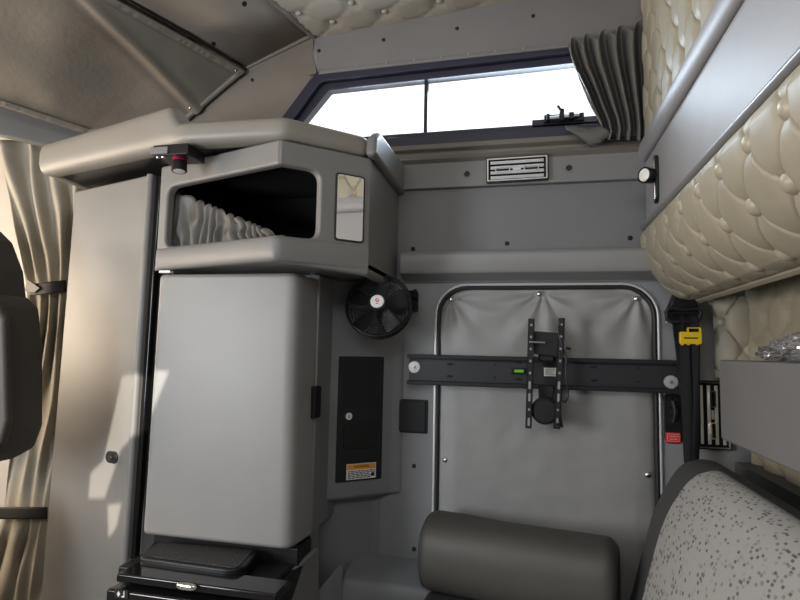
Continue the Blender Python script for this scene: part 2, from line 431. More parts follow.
# ---- the rest of the shell (behind and beside the camera)
mb = MB(); mb.box(-3.0, -.62, -.04, XR + .12, 1.95, 0); struct(mb.build('floor', 'carpet', None))
mb = MB(); mb.box(-1.4, -.62, 2.46, XR + .12, 1.95, 2.5); struct(mb.build('roof', 'dark_cab', None))
mb = MB(); mb.box(-3.0, -.62, 2.2, -1.4, 1.95, 2.24); mb.box(-1.42, -.62, 2.2, -1.38, 1.95, 2.5); struct(mb.build('ceiling_cab', 'dark_cab', None))
struct(MB().box(-1.25, 1.76, 2.14, -.74, 1.8, 2.5).build('wall_outer_upper', 'dark_cab', None))
struct(MB().box(-1.25, 1.76, 0, -1.06, 1.8, 2.2).build('wall_outer', 'dark_cab', None))
# opposite side wall; its one opening holds the added sun mask
mb = MB(frame((0, -.5, 0), (1, 0, 0)))
def wall_holes(mb, x0, x1, z0, z1, holes, y0, y1):
    xs = sorted({x0, x1, *[h[0] for h in holes], *[h[2] for h in holes]}); zs = sorted({z0, z1, *[h[1] for h in holes], *[h[3] for h in holes]})
    for xa, xb in zip(xs, xs[1:]):
        for za_, zb in zip(zs, zs[1:]):
            cx, cz = (xa + xb) / 2, (za_ + zb) / 2
            if any(h[0] < cx < h[2] and h[1] < cz < h[3] for h in holes): continue
            mb.prism([(xa, za_), (xb, za_), (xb, zb), (xa, zb)], y0, y1)
wall_holes(mb, -3.0, XR + .12, 0, 2.5, [(-1.4, 1.25, -.6, 1.95)], -.04, 0)
struct(mb.build('wall_opposite', 'wall', None))
# far cab side wall without any opening; front wall with an assumed windscreen opening
mb = MB(frame((0, 1.82, 0), (1, 0, 0)))
wall_holes(mb, -3.0, -1.2, 0, 2.5, [], 0, .04)
struct(mb.build('wall_passenger', 'ext', None))
mb = MB(frame((-3.0, 0, 0), (0, 1, 0)))
wall_holes(mb, -.62, 1.95, 0, 2.3, [(-.35, 1.15, 1.7, 2.0)], 0, .04)
struct(mb.build('wall_front', 'dark_cab', None))
# rear wall: quilted cream vinyl with a chamfered corner pad
struct(MB().box(XR + .03, -.6, 0, XR + .07, W + .03, 2.5).build('wall_rear', 'cream', None))
rear = thing('quilted_panel', 'cream button-tufted vinyl panel on the rear wall behind the silver bag', 'wall panel', (XR + .02, 1.0, 1.0))
ptA, ptB = at(714, 350, W - .012), V((XR - .005, 1.655, 1.2))
pad_u = (V((ptB.x, ptB.y, 0)) - V((ptA.x, ptA.y, 0))); pl = pad_u.length; pad_u.normalize()
pn = V((-.25, -1, 0)).normalized()
def padpos(u, v): return V((ptA.x, ptA.y, 0)) + pad_u * u + V((0, 0, v)) - pn * (.012 * (abs(u / pl * 2 - 1) ** 3))
bu = at(722, 322, 1.68)
mb, bt = tuft(padpos, lambda u, v: pn, 0, pl, 1.14, 1.36, .10, .15, .02, 26, 70, (bu.x - ptA.x) * .98, bu.z)
mb.build('corner_pad', 'cream', rear, ang=60)
button(padpos((bu.x - ptA.x) * .98, bu.z) + pn * .010, pn, .0135, 'creamD', rear)
rn = V((-1, 0, 0))
mb, bt = tuft(lambda u, v: V((XR, u, v)), lambda u, v: rn, -.5, 1.66, .5, 1.40, .125, .15, .022, 190, 150, 1.425, bu.z)
mb.build('quilted_sheet', 'cream', rear, ang=60)
for u, v in bt:
    if 1.0 < u < 1.6 and 1.15 < v < 1.45: button(V((XR - .006, u, v)), rn, .0125, 'creamD', rear)

# ================================================================== UPPER BUNK (quilted overhead)
XB = .322; YE = 1.682; Y0 = -.47
bunk = thing('upper_bunk', 'cream quilted upper bunk with smooth grey band overhead along the rear wall', 'bunk', (.45, .9, 1.36))
zp = 1.2 + .0
zpipe = atx(720, 150.3, XB).z
zroll0, zroll1 = atx(690, 92, XB).z, 0
ZP = 1.557
ZR0, ZR1 = 1.748, 1.808                       # rolled border between band and the upper tufting
mb = MB(); mb.extr([V((XB, Y0, ZP)), V((XB, Y0, ZR1)), V((XR - .03, Y0, ZR1)), V((XR - .03, Y0, ZP))], (0, YE - Y0, 0))
mb.build('band', 'smooth', bunk, bevel=.006)
MB().tube([V((XB - .006, y, ZP + .003)) for y in (Y0, YE)], .0085, 12).build('piping', 'pipe', bunk)
def rollf(i, j):
    t = PI * (.5 + 2 * i); y = Y0 + (YE - Y0) * j
    e = min(1, max(0, (YE - y) / .02)); s = .5 + .5 * e
    return V((XB - .003 + .017 * math.cos(t), y, (ZR0 + ZR1) / 2 + .032 * math.sin(t)))
MB().grid(rollf, 24, 20, cu=True).build('rolled_border', 'smooth', bunk)
# upper tufting above the border
un = V((-1, 0, 0))
def upos(u, v):
    e = max(0, u - (YE - .05)) / .05
    return V((XB + .013 + .02 * e ** 2, u, v))
mb, bt = tuft(upos, lambda u, v: un, Y0, YE, ZR1 - .02, 2.44, .105, .16, .024, 1150, 230, 1.125, 1.832)
mb.build('upper_quilting', 'cream', bunk, ang=60)
for u, v in bt:
    if u > .3 and 1.78 < v < 2.36: button(upos(u, v) + un * .004, un, .0135, 'creamD', bunk)
# lower quilted roll
prof = []
zc0 = ZP - .004; xb, zb = .438, 1.352
def cpos2(s):                                # from the piping around the belly to the lower border
    p0, p1, p2, p3 = V((XB - .002, zc0)), V((XB - .02, zc0 - .075)), V((XB + .02, zb + .035)), V((xb, zb))
    return p0 * (1 - s) ** 3 + p1 * 3 * s * (1 - s) ** 2 + p2 * 3 * s * s * (1 - s) + p3 * s ** 3
LEN = sum((cpos2((i + 1) / 40) - cpos2(i / 40)).length for i in range(40))
def lpos(u, v):
    q = cpos2(v / LEN); e = max(0, u - (YE - .035)) / .035
    return V((q.x + .03 * e ** 2, u, q.y + .01 * e ** 2))
def lnorm(u, v):
    s = v / LEN; d = cpos2(min(1, s + .01)) - cpos2(max(0, s - .01)); return V((d.y, 0, -d.x)).normalized() if d.y < 0 else V((d.y, 0, -d.x)).normalized()
mb, bt = tuft(lpos, lnorm, Y0, YE, 0, LEN, .122, .17, .0155, 1150, 170, 1.0, .05, soft=True)
mb.build('lower_quilting', 'cream', bunk, ang=60)
for u, v in bt:
    if u > .55: button(lpos(u, v) + lnorm(u, v) * .007, lnorm(u, v), .0165, 'creamD', bunk)
# lower border band and underside
mb = MB(); mb.extr([V((xb - .004, Y0, zb - .004)), V((xb + .012, Y0, zb - .012)), V((xb + .03, Y0, zb + .02)), V((xb + .012, Y0, zb + .026))], (0, YE - .03 - Y0, 0))
mb.build('lower_border', 'cream', bunk, bevel=.005)
mb = MB(); mb.extr([V((xb + .01, Y0, zb + .012)), V((XR - .028, Y0, zb + .05)), V((XR - .028, Y0, zc0)), V((XB + .03, Y0, zc0)), V((XB + .05, Y0, zb + .07))], (0, YE - .04 - Y0, 0))
mb.build('underside', 'cream', bunk)

# reading lamp on the band
lp = atx(657.5, 176, XB)
lamp = thing('reading_lamp', 'black round reading spotlight on an oval base on the smooth bunk band', 'lamp', lp)
fr = frame((XB, lp.y, lp.z), (0, -1, 0))     # local x towards the camera, z into the bunk
MB(fr).prism(rrect(-.019, -.072, .019, .055, .0185, 8), -.008, .001).build('base_plate', 'black', lamp, bevel=.002)
MB(fr).prism(rrect(-.010, -.066, .006, .046, .0065, 6), -.0095, -.007).build('base_ring', 'chrome', lamp, bevel=.001)
hc = V((XB - .012, lp.y, lp.z)); hd = V((-1, -.75, -.04)).normalized()
disc(MB(), hc, hd, [(0, -.004), (.017, -.004), (.019, 0), (.021, .026), (.021, .03), (.0195, .031), (.018, .029), (.0, .029)], 28).build('lamp_head', 'black', lamp)
disc(MB(), hc + hd * .030, hd, [(0, .003), (.010, .0025), (.0165, 0), (.0165, -.002), (0, -.002)], 24).build('lens', 'lens', lamp)

# ================================================================== CANOPY + UPPER CABINET
VX = at(280, 139, 1.2)
aL = math.radians(17.6); aR = math.radians(43)
uL = V((-math.cos(aL), math.sin(aL), 0)); nL = V((math.sin(aL), math.cos(aL), 0))
uR = V((math.cos(aR), math.sin(aR), 0)); nR = V((-math.sin(aR), math.cos(aR), 0))
onL = lambda px, py, off=0: atp(px, py, VX - nL * off, nL)
onR = lambda px, py, off=0: atp(px, py, VX - nR * off, nR)
ZT, ZB0 = 1.698, 1.402
cab = thing('overhead_cabinet', 'grey bow-fronted overhead cabinet with dark open compartment under the padded canopy', 'cabinet', (VX.x, VX.y + .2, ZB0))
CE = onR(369.7, 200); xs = CE.x
Lend = onL(158, 215)
# local frames on the two fronts (x from the corner outwards)
fL = frame((VX.x, VX.y, 0), -uL)             # x to the right (towards the corner => negative x is left)
fR = frame((VX.x, VX.y, 0), uR)
def locL(px, py): q = fL.inverted() @ onL(px, py); return (q.x, q.y)
def locR(px, py): q = fR.inverted() @ onR(px, py); return (q.x, q.y)
wL = (Lend - V((VX.x, VX.y, Lend.z))).length; wR = (V((CE.x, CE.y, 0)) - V((VX.x, VX.y, 0))).length
oTL, oBL, oTc, oBc = locL(168, 186), locL(166, 245.5), locL(279, 164.5), locL(279, 236.5)
oTr, oBr = locR(320.5, 171), locR(320.5, 239.5)
zTo, zBo = (oTc[1] + oTL[1]) / 2, (oBc[1] + oBL[1]) / 2
zTr, zBr = oTr[1], oBr[1]
th = .026
lip = .03
CL = round_poly([(0, ZT), (-wL, ZT), (-wL, ZB0 + .02), (-wL + .0, ZB0), (0, ZB0), (0, zBo), (oTL[0], zBo + .002), (oTL[0], zTo - .002), (0, zTo)], [0, 0, 0, .02, 0, 0, .03, .03, 0])
CRr = round_poly([(0, ZT), (0, zTo), (oTr[0], zTr), (oTr[0], zBr), (0, zBo), (0, ZB0), (wR + .004, ZB0 - .015), (wR + .004, ZT)], [0, 0, .03, .03, 0, 0, 0, 0])
mb = MB(fL); mb.prism(CL, 0, th)
mb.M = fR; mb.prism(CRr, 0, th)
# side, back
mb.M = Matrix()
mb.extr([V((CE.x, CE.y - .004, ZB0 - .015)), V((CE.x, W, ZB0 - .015)), V((CE.x, W, ZT)), V((CE.x, CE.y - .004, ZT))], (-.02, 0, 0))
body = mb.build('body', 'grey', cab, bevel=.009, seg=3)
# rounded lip below the opening (swells towards the room and rolls under)
def lipf(i, j):
    # i along the front, j around the roll
    tot = wL + wR; s = i * tot
    rad_in = .0
    if s <= wL: p = V((VX.x, VX.y, 0)) + uL * (wL - s); n = -nL
    else: p = V((VX.x, VX.y, 0)) + uR * (s - wL); n = -nR
    w = max(-1, min(1, (s - wL) / .03)); nn = (-nL * (1 - (w + 1) / 2) + -nR * ((w + 1) / 2)).normalized()
    fade = 1 - .75 * max(0, min(1, (s - wL - .02) / (wR * .9)))
    a = PI * j; hgt = (zBo - .002 - ZB0) * (1 if s <= wL else 1) / 2
    z = (ZB0 + zBo - .002) / 2 + hgt * math.cos(a)
    d = .013 * fade * math.sin(a) ** .6
    e = min(1, s / .02)
    return p + nn * (d * e ** .5 - .002) + V((0, 0, z))
MB().grid(lipf, 60, 14).build('front_lip', 'grey', cab, ang=50)
# bottom and dark inside
base = [V((VX.x, VX.y, 0)) + uL * wL, V((VX.x, VX.y, 0)), V((CE.x, CE.y, 0)), V((CE.x, W, 0)), V((Lend.x, W, 0))]
MB().extr([p + V((0, 0, ZB0 + .003)) - (V((0, 0, 0))) for p in base], (0, 0, .012)).build('bottom_panel', 'grey', cab)
inn = [V((VX.x, VX.y, 0)) + uL * (wL - .012) + nL * .03, V((VX.x, VX.y, 0)) + nL * .03 + nR * .01, V((CE.x - .03, CE.y + .02, 0)), V((CE.x - .03, W - .01, 0)), V((Lend.x + .02, W - .01, 0))]
mb = MB()
zi0, zi1 = zBo - .03, ZT - .006
n = len(inn)
vb = [mb.bm.verts.new(p + V((0, 0, zi0))) for p in inn]; vt = [mb.bm.verts.new(p + V((0, 0, zi1))) for p in inn]
mb.bm.faces.new(vb); mb.bm.faces.new(vt[::-1])
for i in (2, 3, 4): mb.bm.faces.new((vb[i], vb[(i + 1) % n], vt[(i + 1) % n], vt[i]))
mb.build('lining', 'void', cab)
# gathered stretch pouch in the lower left of the opening
def pouch(i, j):
    x = oTL[0] - .03 + (locL(268, 238)[0] - oTL[0] + .03) * i
    zt = zTo + .004 + (zBo + .004 - (zTo + .004)) * i
    z = zBo - .012 + (max(zt, zBo - .01) - (zBo - .012)) * j
    ph = i * 14 + .35 * math.sin(17 * i) + .5 * math.sin(3 * j + i * 5) + 1.2 * j * (1 - i) + .5 * noise.noise(V((i * 9, j * 3, 4)))
    w = (.010 + .006 * noise.noise(V((i * 13, 3, 1)))) * math.sin(2 * PI * ph) * (.5 + .5 * math.sin(PI * min(1, j + .15)))
    z += .006 * j * math.sin(2 * PI * ph + 1)
    return fL @ V((x, z, .038 + w + .02 * i))
MB().grid(pouch, 150, 16).build('gathered_pouch', 'pouch', cab, ang=70, solid=.0015)
# mirror on the chamfer
m0, m1 = locR(334.5, 210), locR(364, 210)
mt, mbm = locR(349, 174.5)[1], locR(349, 242)[1]
mir = MB(fR).prism(rrect(m0[0], mbm, m1[0], mt, .009), -.0035, .002).build('mirror_frame', 'rubber', cab, bevel=.0012)
MB(fR).prism(rrect(m0[0] + .0045, mbm + .0045, m1[0] - .0045, mt - .0045, .006), -.0042, -.0015).build('mirror', 'mirror', mir)
# padded canopy rim
canopy = thing('padded_canopy', 'taupe padded vinyl shelf canopy running above closet and overhead cabinet', 'canopy', (-.8, 1.4, 1.69))
ZC = 1.699
Lp, Kp, Vp, Cp = atz(43, 173, ZC), atz(183, 143, ZC), atz(283, 138, ZC), atz(372, 158, ZC)
Lp = Lp + (Lp - Kp).normalized() * .03
path = round_poly([(Lp.x - .02, W - .02), (Lp.x, Lp.y), (Kp.x, Kp.y), (Vp.x, Vp.y), (Cp.x - .012, Cp.y - .012), (Cp.x - .012, W - .01)], [0, .012, .10, .04, .02, 0], 8)
pth = [V((x, y, 0)) for x, y in path]
acc = [0]
for a, b in zip(pth, pth[1:]): acc.append(acc[-1] + (b - a).length)
sK = min(range(len(pth)), key=lambda k: (pth[k] - V((Kp.x, Kp.y, 0))).length); sK = acc[sK] - .075
sL = acc[min(range(len(pth)), key=lambda k: (pth[k] - V((Lp.x, Lp.y, 0))).length)]
def path_at(d):
    for k in range(len(acc) - 1):
        if d <= acc[k + 1] + 1e-9:
            t = (d - acc[k]) / max(1e-9, acc[k + 1] - acc[k]); return pth[k].lerp(pth[k + 1], t), (pth[k + 1] - pth[k]).normalized()
    return pth[-1], (pth[-1] - pth[-2]).normalized()
def rim_h(d):
    if d < sL: return .098
    if d < sK: return .098 + .018 * (d - sL) / (sK - sL)
    t = min(1, (d - sK) / .06); t = t * t * (3 - 2 * t); return .116 * (1 - t) + .060 * t
def rimf(i, j):
    d = acc[-1] * j; p, t = path_at(d); e = .03
    p0, t0 = path_at(max(0, d - e)); p1, t1 = path_at(min(acc[-1], d + e)); t = (t + t0 + t1).normalized()
    n = V((t.y, -t.x, 0)); hh = rim_h(d) / 2; a = 2 * PI * i
    c_, s_ = math.cos(a), math.sin(a); k = 2 / 2.8
    return p - n * .034 + n * (.034 * math.copysign(abs(c_) ** k, c_)) + V((0, 0, ZC + hh + hh * math.copysign(abs(s_) ** k, s_)))
MB().grid(rimf, 36, 170, cu=True).build('rim_pad', 'rim', canopy, ang=70)
topn = [(p.x, p.y) for p in (path_at(acc[-1] * k / 60)[0] for k in range(61))]
cxm, cym = -.85, 1.6
MB().prism([(x + (cxm - x) * .07, min(W - .012, y + (cym - y) * .1)) for x, y in topn], ZC + .002, ZC + .045).build('shadow_black_board', 'black', canopy)  # board coloured black to stand for the shadow under the canopy
# end pad falling back to the wall
E0 = at(374, 131, 1.335)
mb = MB(); mb.extr([V((Cp.x - .012, Cp.y - .03, ZC - .002)), V((Cp.x - .012, W - .006, ZC - .012)), V((Cp.x - .012, W - .006, ZC + .088)), V((Cp.x - .012, Cp.y + .02, ZC + .078)), V((Cp.x - .012, Cp.y - .02, ZC + .05))], (.03, 0, 0))
mb.build('end_pad', 'grey', canopy, bevel=.013, seg=4)

# spotlight under the canopy
sp = atz(183, 158, ZC - .035)
spot = thing('clip_lamp', 'small black spotlight with magenta ring clipped beneath the padded canopy', 'lamp', sp)
b0 = atz(176, 150, ZC - .006)
MB().box(b0.x - .045, b0.y - .03, ZC - .030, b0.x + .055, b0.y + .045, ZC - .002).build('mount_block', 'black', spot, bevel=.003)
MB().box(b0.x - .05, b0.y - .034, ZC - .026, b0.x + .0, b0.y - .024, ZC - .008).build('face_plate', 'grey', spot, bevel=.002)
hc = V((b0.x + .012, b0.y + .0, ZC - .034))
disc(MB(), hc, (.1, -.1, -1), [(0, -.012), (.016, -.012), (.018, -.004), (.018, .004), (.0, .004)], 22).build('ring', 'pink', spot)
disc(MB(), hc, (.1, -.1, -1), [(.0, .003), (.017, .003), (.0185, .008), (.019, .028), (.017, .03), (.0, .028)], 22).build('lamp_head', 'black', spot)
disc(MB(), hc + V((.1, -.1, -1)).normalized() * .029, (.1, -.1, -1), [(0, .002), (.014, .001), (.014, -.001)], 20).build('lens', 'lens', spot)
for dx in (-.035, -.02): disc(MB(), V((b0.x + dx, b0.y - .02, ZC - .03)), (0, 0, -1), [(0, .004), (.004, .003), (.005, 0)], 12).build('screw', 'steel', spot)

# ================================================================== CLOSET
closet = thing('closet', 'tall grey closet door between the beige curtain and the black seal strip', 'cabinet', (-1.27, 1.42, .05))
offc = .0
TLc, TRc, BLc, BRc = onL(75, 184, offc), onL(153, 167, offc), onL(41, 590, offc), onL(127, 555, offc)
iL = frame((VX.x, VX.y, 0), -uL)
lc = lambda p: (lambda q: (q.x, q.y))(iL.inverted() @ p)
tl, tr, bl, br = lc(TLc), lc(TRc), lc(BLc), lc(BRc)
def ext(p, q, z): t = (z - p[1]) / (q[1] - p[1]); return (p[0] + (q[0] - p[0]) * t, z)
bl2, br2 = ext(tl, bl, .04), ext(tr, br, .04); ZCt = 1.683
tl2, tr2 = ext(tl, bl, ZCt), ext(tr, br, ZCt)
MB(iL).prism([tl2, tr2, br2, bl2], .0, .022).build('door', 'closet', closet, bevel=.008, seg=4)
MB(iL).prism([(tl2[0] + .004, ZCt), (tr2[0] - .01, ZCt), (br2[0] - .01, .04), (bl2[0] + .004, .04)], .024, .2).build('body', 'grey', closet)
MB(iL).tube([(tl2[0] - .002, ZCt, .012), (bl2[0] - .002, .04, .012)], .005, 8).build('edge_piping', 'rubber', closet)
# rounded edge profile on the right
MB(iL).tube([(tr2[0] - .010, ZCt - .002, .003), (br2[0] - .010, .05, .003)], .011, 12).build('edge_profile', 'grey', closet)
lq = lc(onL(113, 457))
fq = iL @ Matrix.Translation((lq[0], lq[1], 0))
lb = MB(fq).prism(rrect(-.027, -.0165, .025, .0165, .016), -.006, .0).build('latch', 'black', closet, bevel=.002)
mb = MB(fq); mb.M = fq @ Matrix.Translation((.003, 0, 0)) @ Matrix.Rotation(PI, 4, 'X'); mb.lathe([(0, .013), (.006, .0125), (.0075, .011), (.0085, .008), (.0085, .0)], 18); mb.build('latch_knob', 'blackm', lb)
# black seal between closet and the cabinets
seal = MB(iL); s0 = lc(onL(157.5, 175)); s1 = lc(onL(131.5, 545))
seal = MB()
pt = onL(157, 172, -.012); pb = onL(130.5, 552, -.012)
zt_, zb_ = 1.68, .62
def lerpz(a, b, z): t = (z - a.z) / (b.z - a.z); return a + (b - a) * t
pt2, pb2 = lerpz(pt, pb, zt_), lerpz(pt, pb, zb_)
MB().extr([pt2 - uL * -.016, pt2 + uL * -.016, pb2 + uL * -.018, pb2 - uL * -.018], nL * .02).build('seal_strip', 'blackg', closet, bevel=.004)

# ================================================================== TALL GREY CABINET UNIT (box door)
XF0, XF1, YF = at(157, 290, 1.3).x, at(296.5, 290, 1.3).x, 1.3
XF0b = at(141, 530, 1.3).x; XF1b = at(291, 530, 1.3).x
ZF1, ZF0 = at(230, 273.2, 1.3).z, at(215, 543, 1.3).z
unit = thing('refrigerator_cabinet', 'large grey padded cabinet door under the overhead cabinet', 'cabinet', (-.77, 1.42, ZF0))
fp = round_poly([(XF0, YF), (XF1, YF), (XF1 + .008, 1.425), (XF0, 1.425)], [.02, .034, 0, 0], 8)
mb = MB(); mb.prism(fp, ZF0, ZF1)
for v in mb.bm.verts:
    if v.co.z < ZF0 + .01:
        k = (v.co.x - XF0) / (XF1 - XF0); v.co.x += (XF0b - XF0) * (1 - k) + (XF1b - XF1) * k
mb.build('door', 'greyL', unit, bevel=.012, seg=4)
MB().box(XF1 - .01, 1.425, ZF0 + .01, XF1 + .012, 1.435, ZB0 - .004).build('edge_trim', 'smooth', unit, bevel=.003)
MB().box(XF0 + .01, 1.43, ZF0 + .004, XF1 + .006, 1.69, ZB0 - .004).build('body', 'shell', unit)
ph = at(314.5, 402, 1.415)
hg = MB().box(ph.x - .012, 1.395, ph.z - .042, ph.x + .010, 1.44, ph.z + .042).build('hinge', 'black', unit, bevel=.004)
MB().box(at(160, 270, YF).x, 1.296, ZF1 + .003, at(171, 270, YF).x, 1.31, ZF1 + .009).build('catch', 'white', unit)
MB().box(XF0 - .03, 1.36, ZF0, XF0 + .01, 1.40, ZB0 - .004).build('side_gasket', 'blackg', unit)

# ================================================================== BLACK FRIDGE BELOW + PULL-OUT TRAY
fridge = thing('mini_fridge', 'glossy black mini fridge below the grey cabinet with chrome pull', 'fridge', (-.74, 1.3, .1))
zf = .665
xa, xb_ = -.94, -.565
MB().box(-.965, 1.335, .1, at(311, 548, 1.42).x, 1.424, .705).build('rear_housing', 'black', fridge, bevel=.004)
MB().box(xa + .0, 1.20, .1, at(285, 590, 1.25).x, 1.44, .66).build('body', 'black', fridge, bevel=.004)
dt = at(106, 586, 1.11); dr = at(266, 600, 1.11)
MB().box(dt.x, 1.11, .1, dr.x, 1.19, dt.z - .006).build('door', 'blackg', fridge, bevel=.006)
MB().box(dt.x + .012, 1.125, dt.z + .004, dr.x + .015, 1.2, dt.z + .022).build('top_rail', 'blackg', fridge, bevel=.004)
pc = at(183, 589.5, 1.105)
mb = MB()
def pullf(i, j):
    a = i * 2 * PI; x = (j - .5) * .05; r = .0075 * math.sqrt(max(0, 1 - (2 * j - 1) ** 4)) + .0004
    return V((pc.x + x, pc.y + .012 + r * .8 * math.cos(a), pc.z + .001 + r * math.sin(a)))
mb.grid(pullf, 14, 16, cu=True); mb.build('chrome_pull', 'chrome', fridge)
bc = at(121.5, 594, 1.1085)
fb = frame((bc.x, 1.1085, bc.z), (1, 0, 0))
bd = MB(fb).prism(rrect(-.017, -.009, .017, .009, .002), -.001, .003).build('badge', 'blackm', fridge)
mb = MB(fb)
mb.prism([(-.011, 0), (-.0065, .006), (-.002, 0), (-.0065, -.006)], -.0016, -.001); mb.box(.006, -.006, -.0016, .0085, .007, -.001); mb.box(.001, -.006, -.0016, .006, -.0038, -.001)
mb.build('badge_mark', 'white', bd)
tray = thing('pull_out_tray', 'black ribbed pull-out tray shelf above the mini fridge', 'tray', (-.78, 1.24, .69))
ZT2 = .70
q = [atz(154, 540, ZT2), atz(260, 549, ZT2), atz(242, 570, ZT2), atz(139, 556, ZT2)]
q2 = [(p.x, p.y) for p in q]
MB().prism(round_poly(q2[::-1], [.02, .04, .01, .01]), ZT2 - .030, ZT2 - .002).build('tray_body', 'black', tray, bevel=.007, seg=3)
ctr = V((sum(p[0] for p in q2) / 4, sum(p[1] for p in q2) / 4))
MB().prism(round_poly([(ctr.x + (x - ctr.x) * .9, ctr.y + (y - ctr.y) * .86) for x, y in q2][::-1], .015), ZT2 - .006, ZT2).build('ribbed_mat', mat('ribbed_rubber_mat', (.02, .02, .021), .5, 1, 260, bdist=.003), tray)
# black base shelf behind the tray
MB().box(-.965, 1.205, .64, at(289, 566, 1.3).x, 1.44, .668).build('base_shelf', 'black', fridge, bevel=.006)
gs = MB(); gx = at(285, 575, 1.24)
# grey side panel of the fridge niche
p4 = [at(286, 573, 1.3), at(313, 548, 1.42), at(313, 640, 1.42), at(280, 640, 1.24)]
struct(MB().extr(p4, (.012, .012, 0)).build('trim_8', 'grey', None, bevel=.004))
p4 = [at(312, 598, 1.44), at(338, 566, 1.53), at(339, 660, 1.53), at(306, 660, 1.40)]
struct(MB().extr(p4, (.01, .012, 0)).build('trim_9', 'shell', None, bevel=.003))

# ================================================================== MOULDED SHELL WITH CONTROL PANEL
sA = V((-.565, 1.56, 0)); aS = math.radians(41); uS = V((math.cos(aS), math.sin(aS), 0)); nS = V((-uS.y, uS.x, 0))
# pass the plane through the panel's middle
pm = at(360, 418, 1.615); sO = V((pm.x, pm.y, 0))
fS = frame((sO.x, sO.y, 0), uS)
def locS(px, py, off=0): d = atp(px, py, sO - nS * off, nS); q = fS.inverted() @ d; return (q.x, q.y)
xl_, xr_ = locS(330, 420)[0], locS(392, 420)[0]
zlow = locS(350, 500)[1]
# upper bulge, set-back lower niche
plan = [V((-.568, 1.435, 0)), sO + uS * (xl_ - .02) + nS * .0, sO + uS * xr_, V((sO.x + uS.x * xr_ + .035, W - .002, 0)), V((sO.x + uS.x * xr_ + .03, W + .03, 0)), V((-.60, W + .03, 0)), V((-.60, 1.435, 0))]
pl2 = round_poly([(p.x, p.y) for p in plan], [0, .03, .03, .02, 0, 0, 0])
shell = struct(MB().prism(pl2, zlow, ZL).build('trim_10', 'shell', None, bevel=.026, seg=5))
# lower part: niche
A = locS(328, 500)
off = .045
pn2 = [V((-.568, 1.435, 0)), V((-.568, 1.50, 0)), sO + uS * (xl_ - .02) + nS * off, sO + uS * (xr_ - .035) + nS * off, V((sO.x + uS.x * xr_ - .03, W - .004, 0)), V((sO.x, W + .03, 0)), V((-.60, W + .03, 0)), V((-.60, 1.435, 0))]
struct(MB().prism(round_poly([(p.x, p.y) for p in pn2], [0, .02, .03, .02, .01, 0, 0, 0]), .35, zlow + .02).build('trim_11', 'shell', None, bevel=.006))
# moulded bench shelf at the wall
zsh = at(400, 559, W - .005).z
mb = MB(); prof = [(W, zsh + .008), (1.685, zsh), (1.60, zsh - .006), (1.56, zsh - .02), (1.545, zsh - .05), (1.53, .2), (W, .2)]
mb.extr([V((at(341, 585, 1.56).x, y, z)) for y, z in prof], (.36, 0, 0))
struct(mb.build('trim_12', 'shell', None, bevel=.008, ang=40))

panel = thing('control_panel', 'tall black perforated control panel with keyed lock left of the door', 'control panel', sO + V((0, 0, .95)))
c4 = [locS(338.5, 357), locS(383, 356), locS(381.5, 478), locS(335.5, 483)]
px0, px1 = (c4[0][0] + c4[3][0]) / 2, (c4[1][0] + c4[2][0]) / 2; pz1, pz0 = (c4[0][1] + c4[1][1]) / 2, (c4[2][1] + c4[3][1]) / 2
MB(fS).prism(rrect(px0, pz0, px1, pz1, .004), -.004, .004).build('face_plate', 'blackm', panel, bevel=.0015)
pw, phh = px1 - px0, pz1 - pz0
mb = MB(fS)
for i in range(13):
    for j in range(24):
        x = px0 + pw * (.12 + .76 * i / 12); z = pz1 - phh * (.045 + .37 * j / 23)
        k = 6; r = .0022
        mb.poly([(x + r * math.cos(2 * PI * t / k), z + r * math.sin(2 * PI * t / k), -.0042) for t in range(k)])
mb.build('speaker_perforations', 'void', panel, recalc=False)
lk = locS(348, 416)
mb = MB(); mb.M = fS @ Matrix.Translation((lk[0], lk[1], -.004)) @ Matrix.Rotation(PI, 4, 'X')
mb.lathe([(0, .003), (.0055, .003), (.006, .004), (.0105, .004), (.0125, .001), (.0125, -.001)], 24); kl = mb.build('key_lock', 'chrome', panel)
MB(fS).box(lk[0] - .001, lk[1] - .004, -.0078, lk[0] + .001, lk[1] + .004, -.006).build('key_slot', 'void', kl)
r0, r1 = locS(343, 424), locS(377, 447)
MB(fS).prism(rrect(min(r0[0], r1[0]), min(r0[1], r1[1]), max(r0[0], r1[0]), max(r0[1], r1[1]), .008), -.0065, -.002).build('cover_door', 'black', panel, bevel=.002)
for fx, fz in ((.08, .985), (.93, .985), (.07, .02), (.93, .02), (.18, .17)):
    mb = MB(); mb.M = fS @ Matrix.Translation((px0 + pw * fx, pz0 + phh * fz, -.004)) @ Matrix.Rotation(PI, 4, 'X')
    mb.lathe([(0, .0018), (.003, .0015), (.004, 0)], 10); mb.build('screw', 'blackm', panel)
w0, w1 = locS(346, 464), locS(375, 478)
wx0, wx1 = w0[0], w1[0]; wz1 = locS(360, 463)[1]; wz0 = locS(360, 478.5)[1]
wl = MB(fS).prism([(wx0, wz0), (wx1, wz0), (wx1, wz1), (wx0, wz1)], -.0048, -.0035).build('warning_label', 'white', panel)
mb = MB(fS); wh = wz1 - wz0; ww = wx1 - wx0
mb.box(wx0 + .0015, wz0 + wh * .62, -.0051, wx1 - .0015, wz1 - .0015, -.0047); mb.build('label_header', 'orange', wl)
mb = MB(fS)
rr = random.Random(3)
for k in range(5):
    z = wz0 + wh * (.52 - .105 * k); x = wx0 + ww * .05
    while x < wx0 + ww * (.78 if k > 1 else .93):
        l = ww * rr.uniform(.05, .13); mb.box(x, z - wh * .03, -.0051, min(x + l, wx1 - .003), z + wh * .03, -.0047); x += l + ww * .025
mb.box(wx0 + ww * .84, wz0 + wh * .12, -.0051, wx0 + ww * .95, wz0 + wh * .36, -.0047)
mb.build('label_print', 'black', wl)
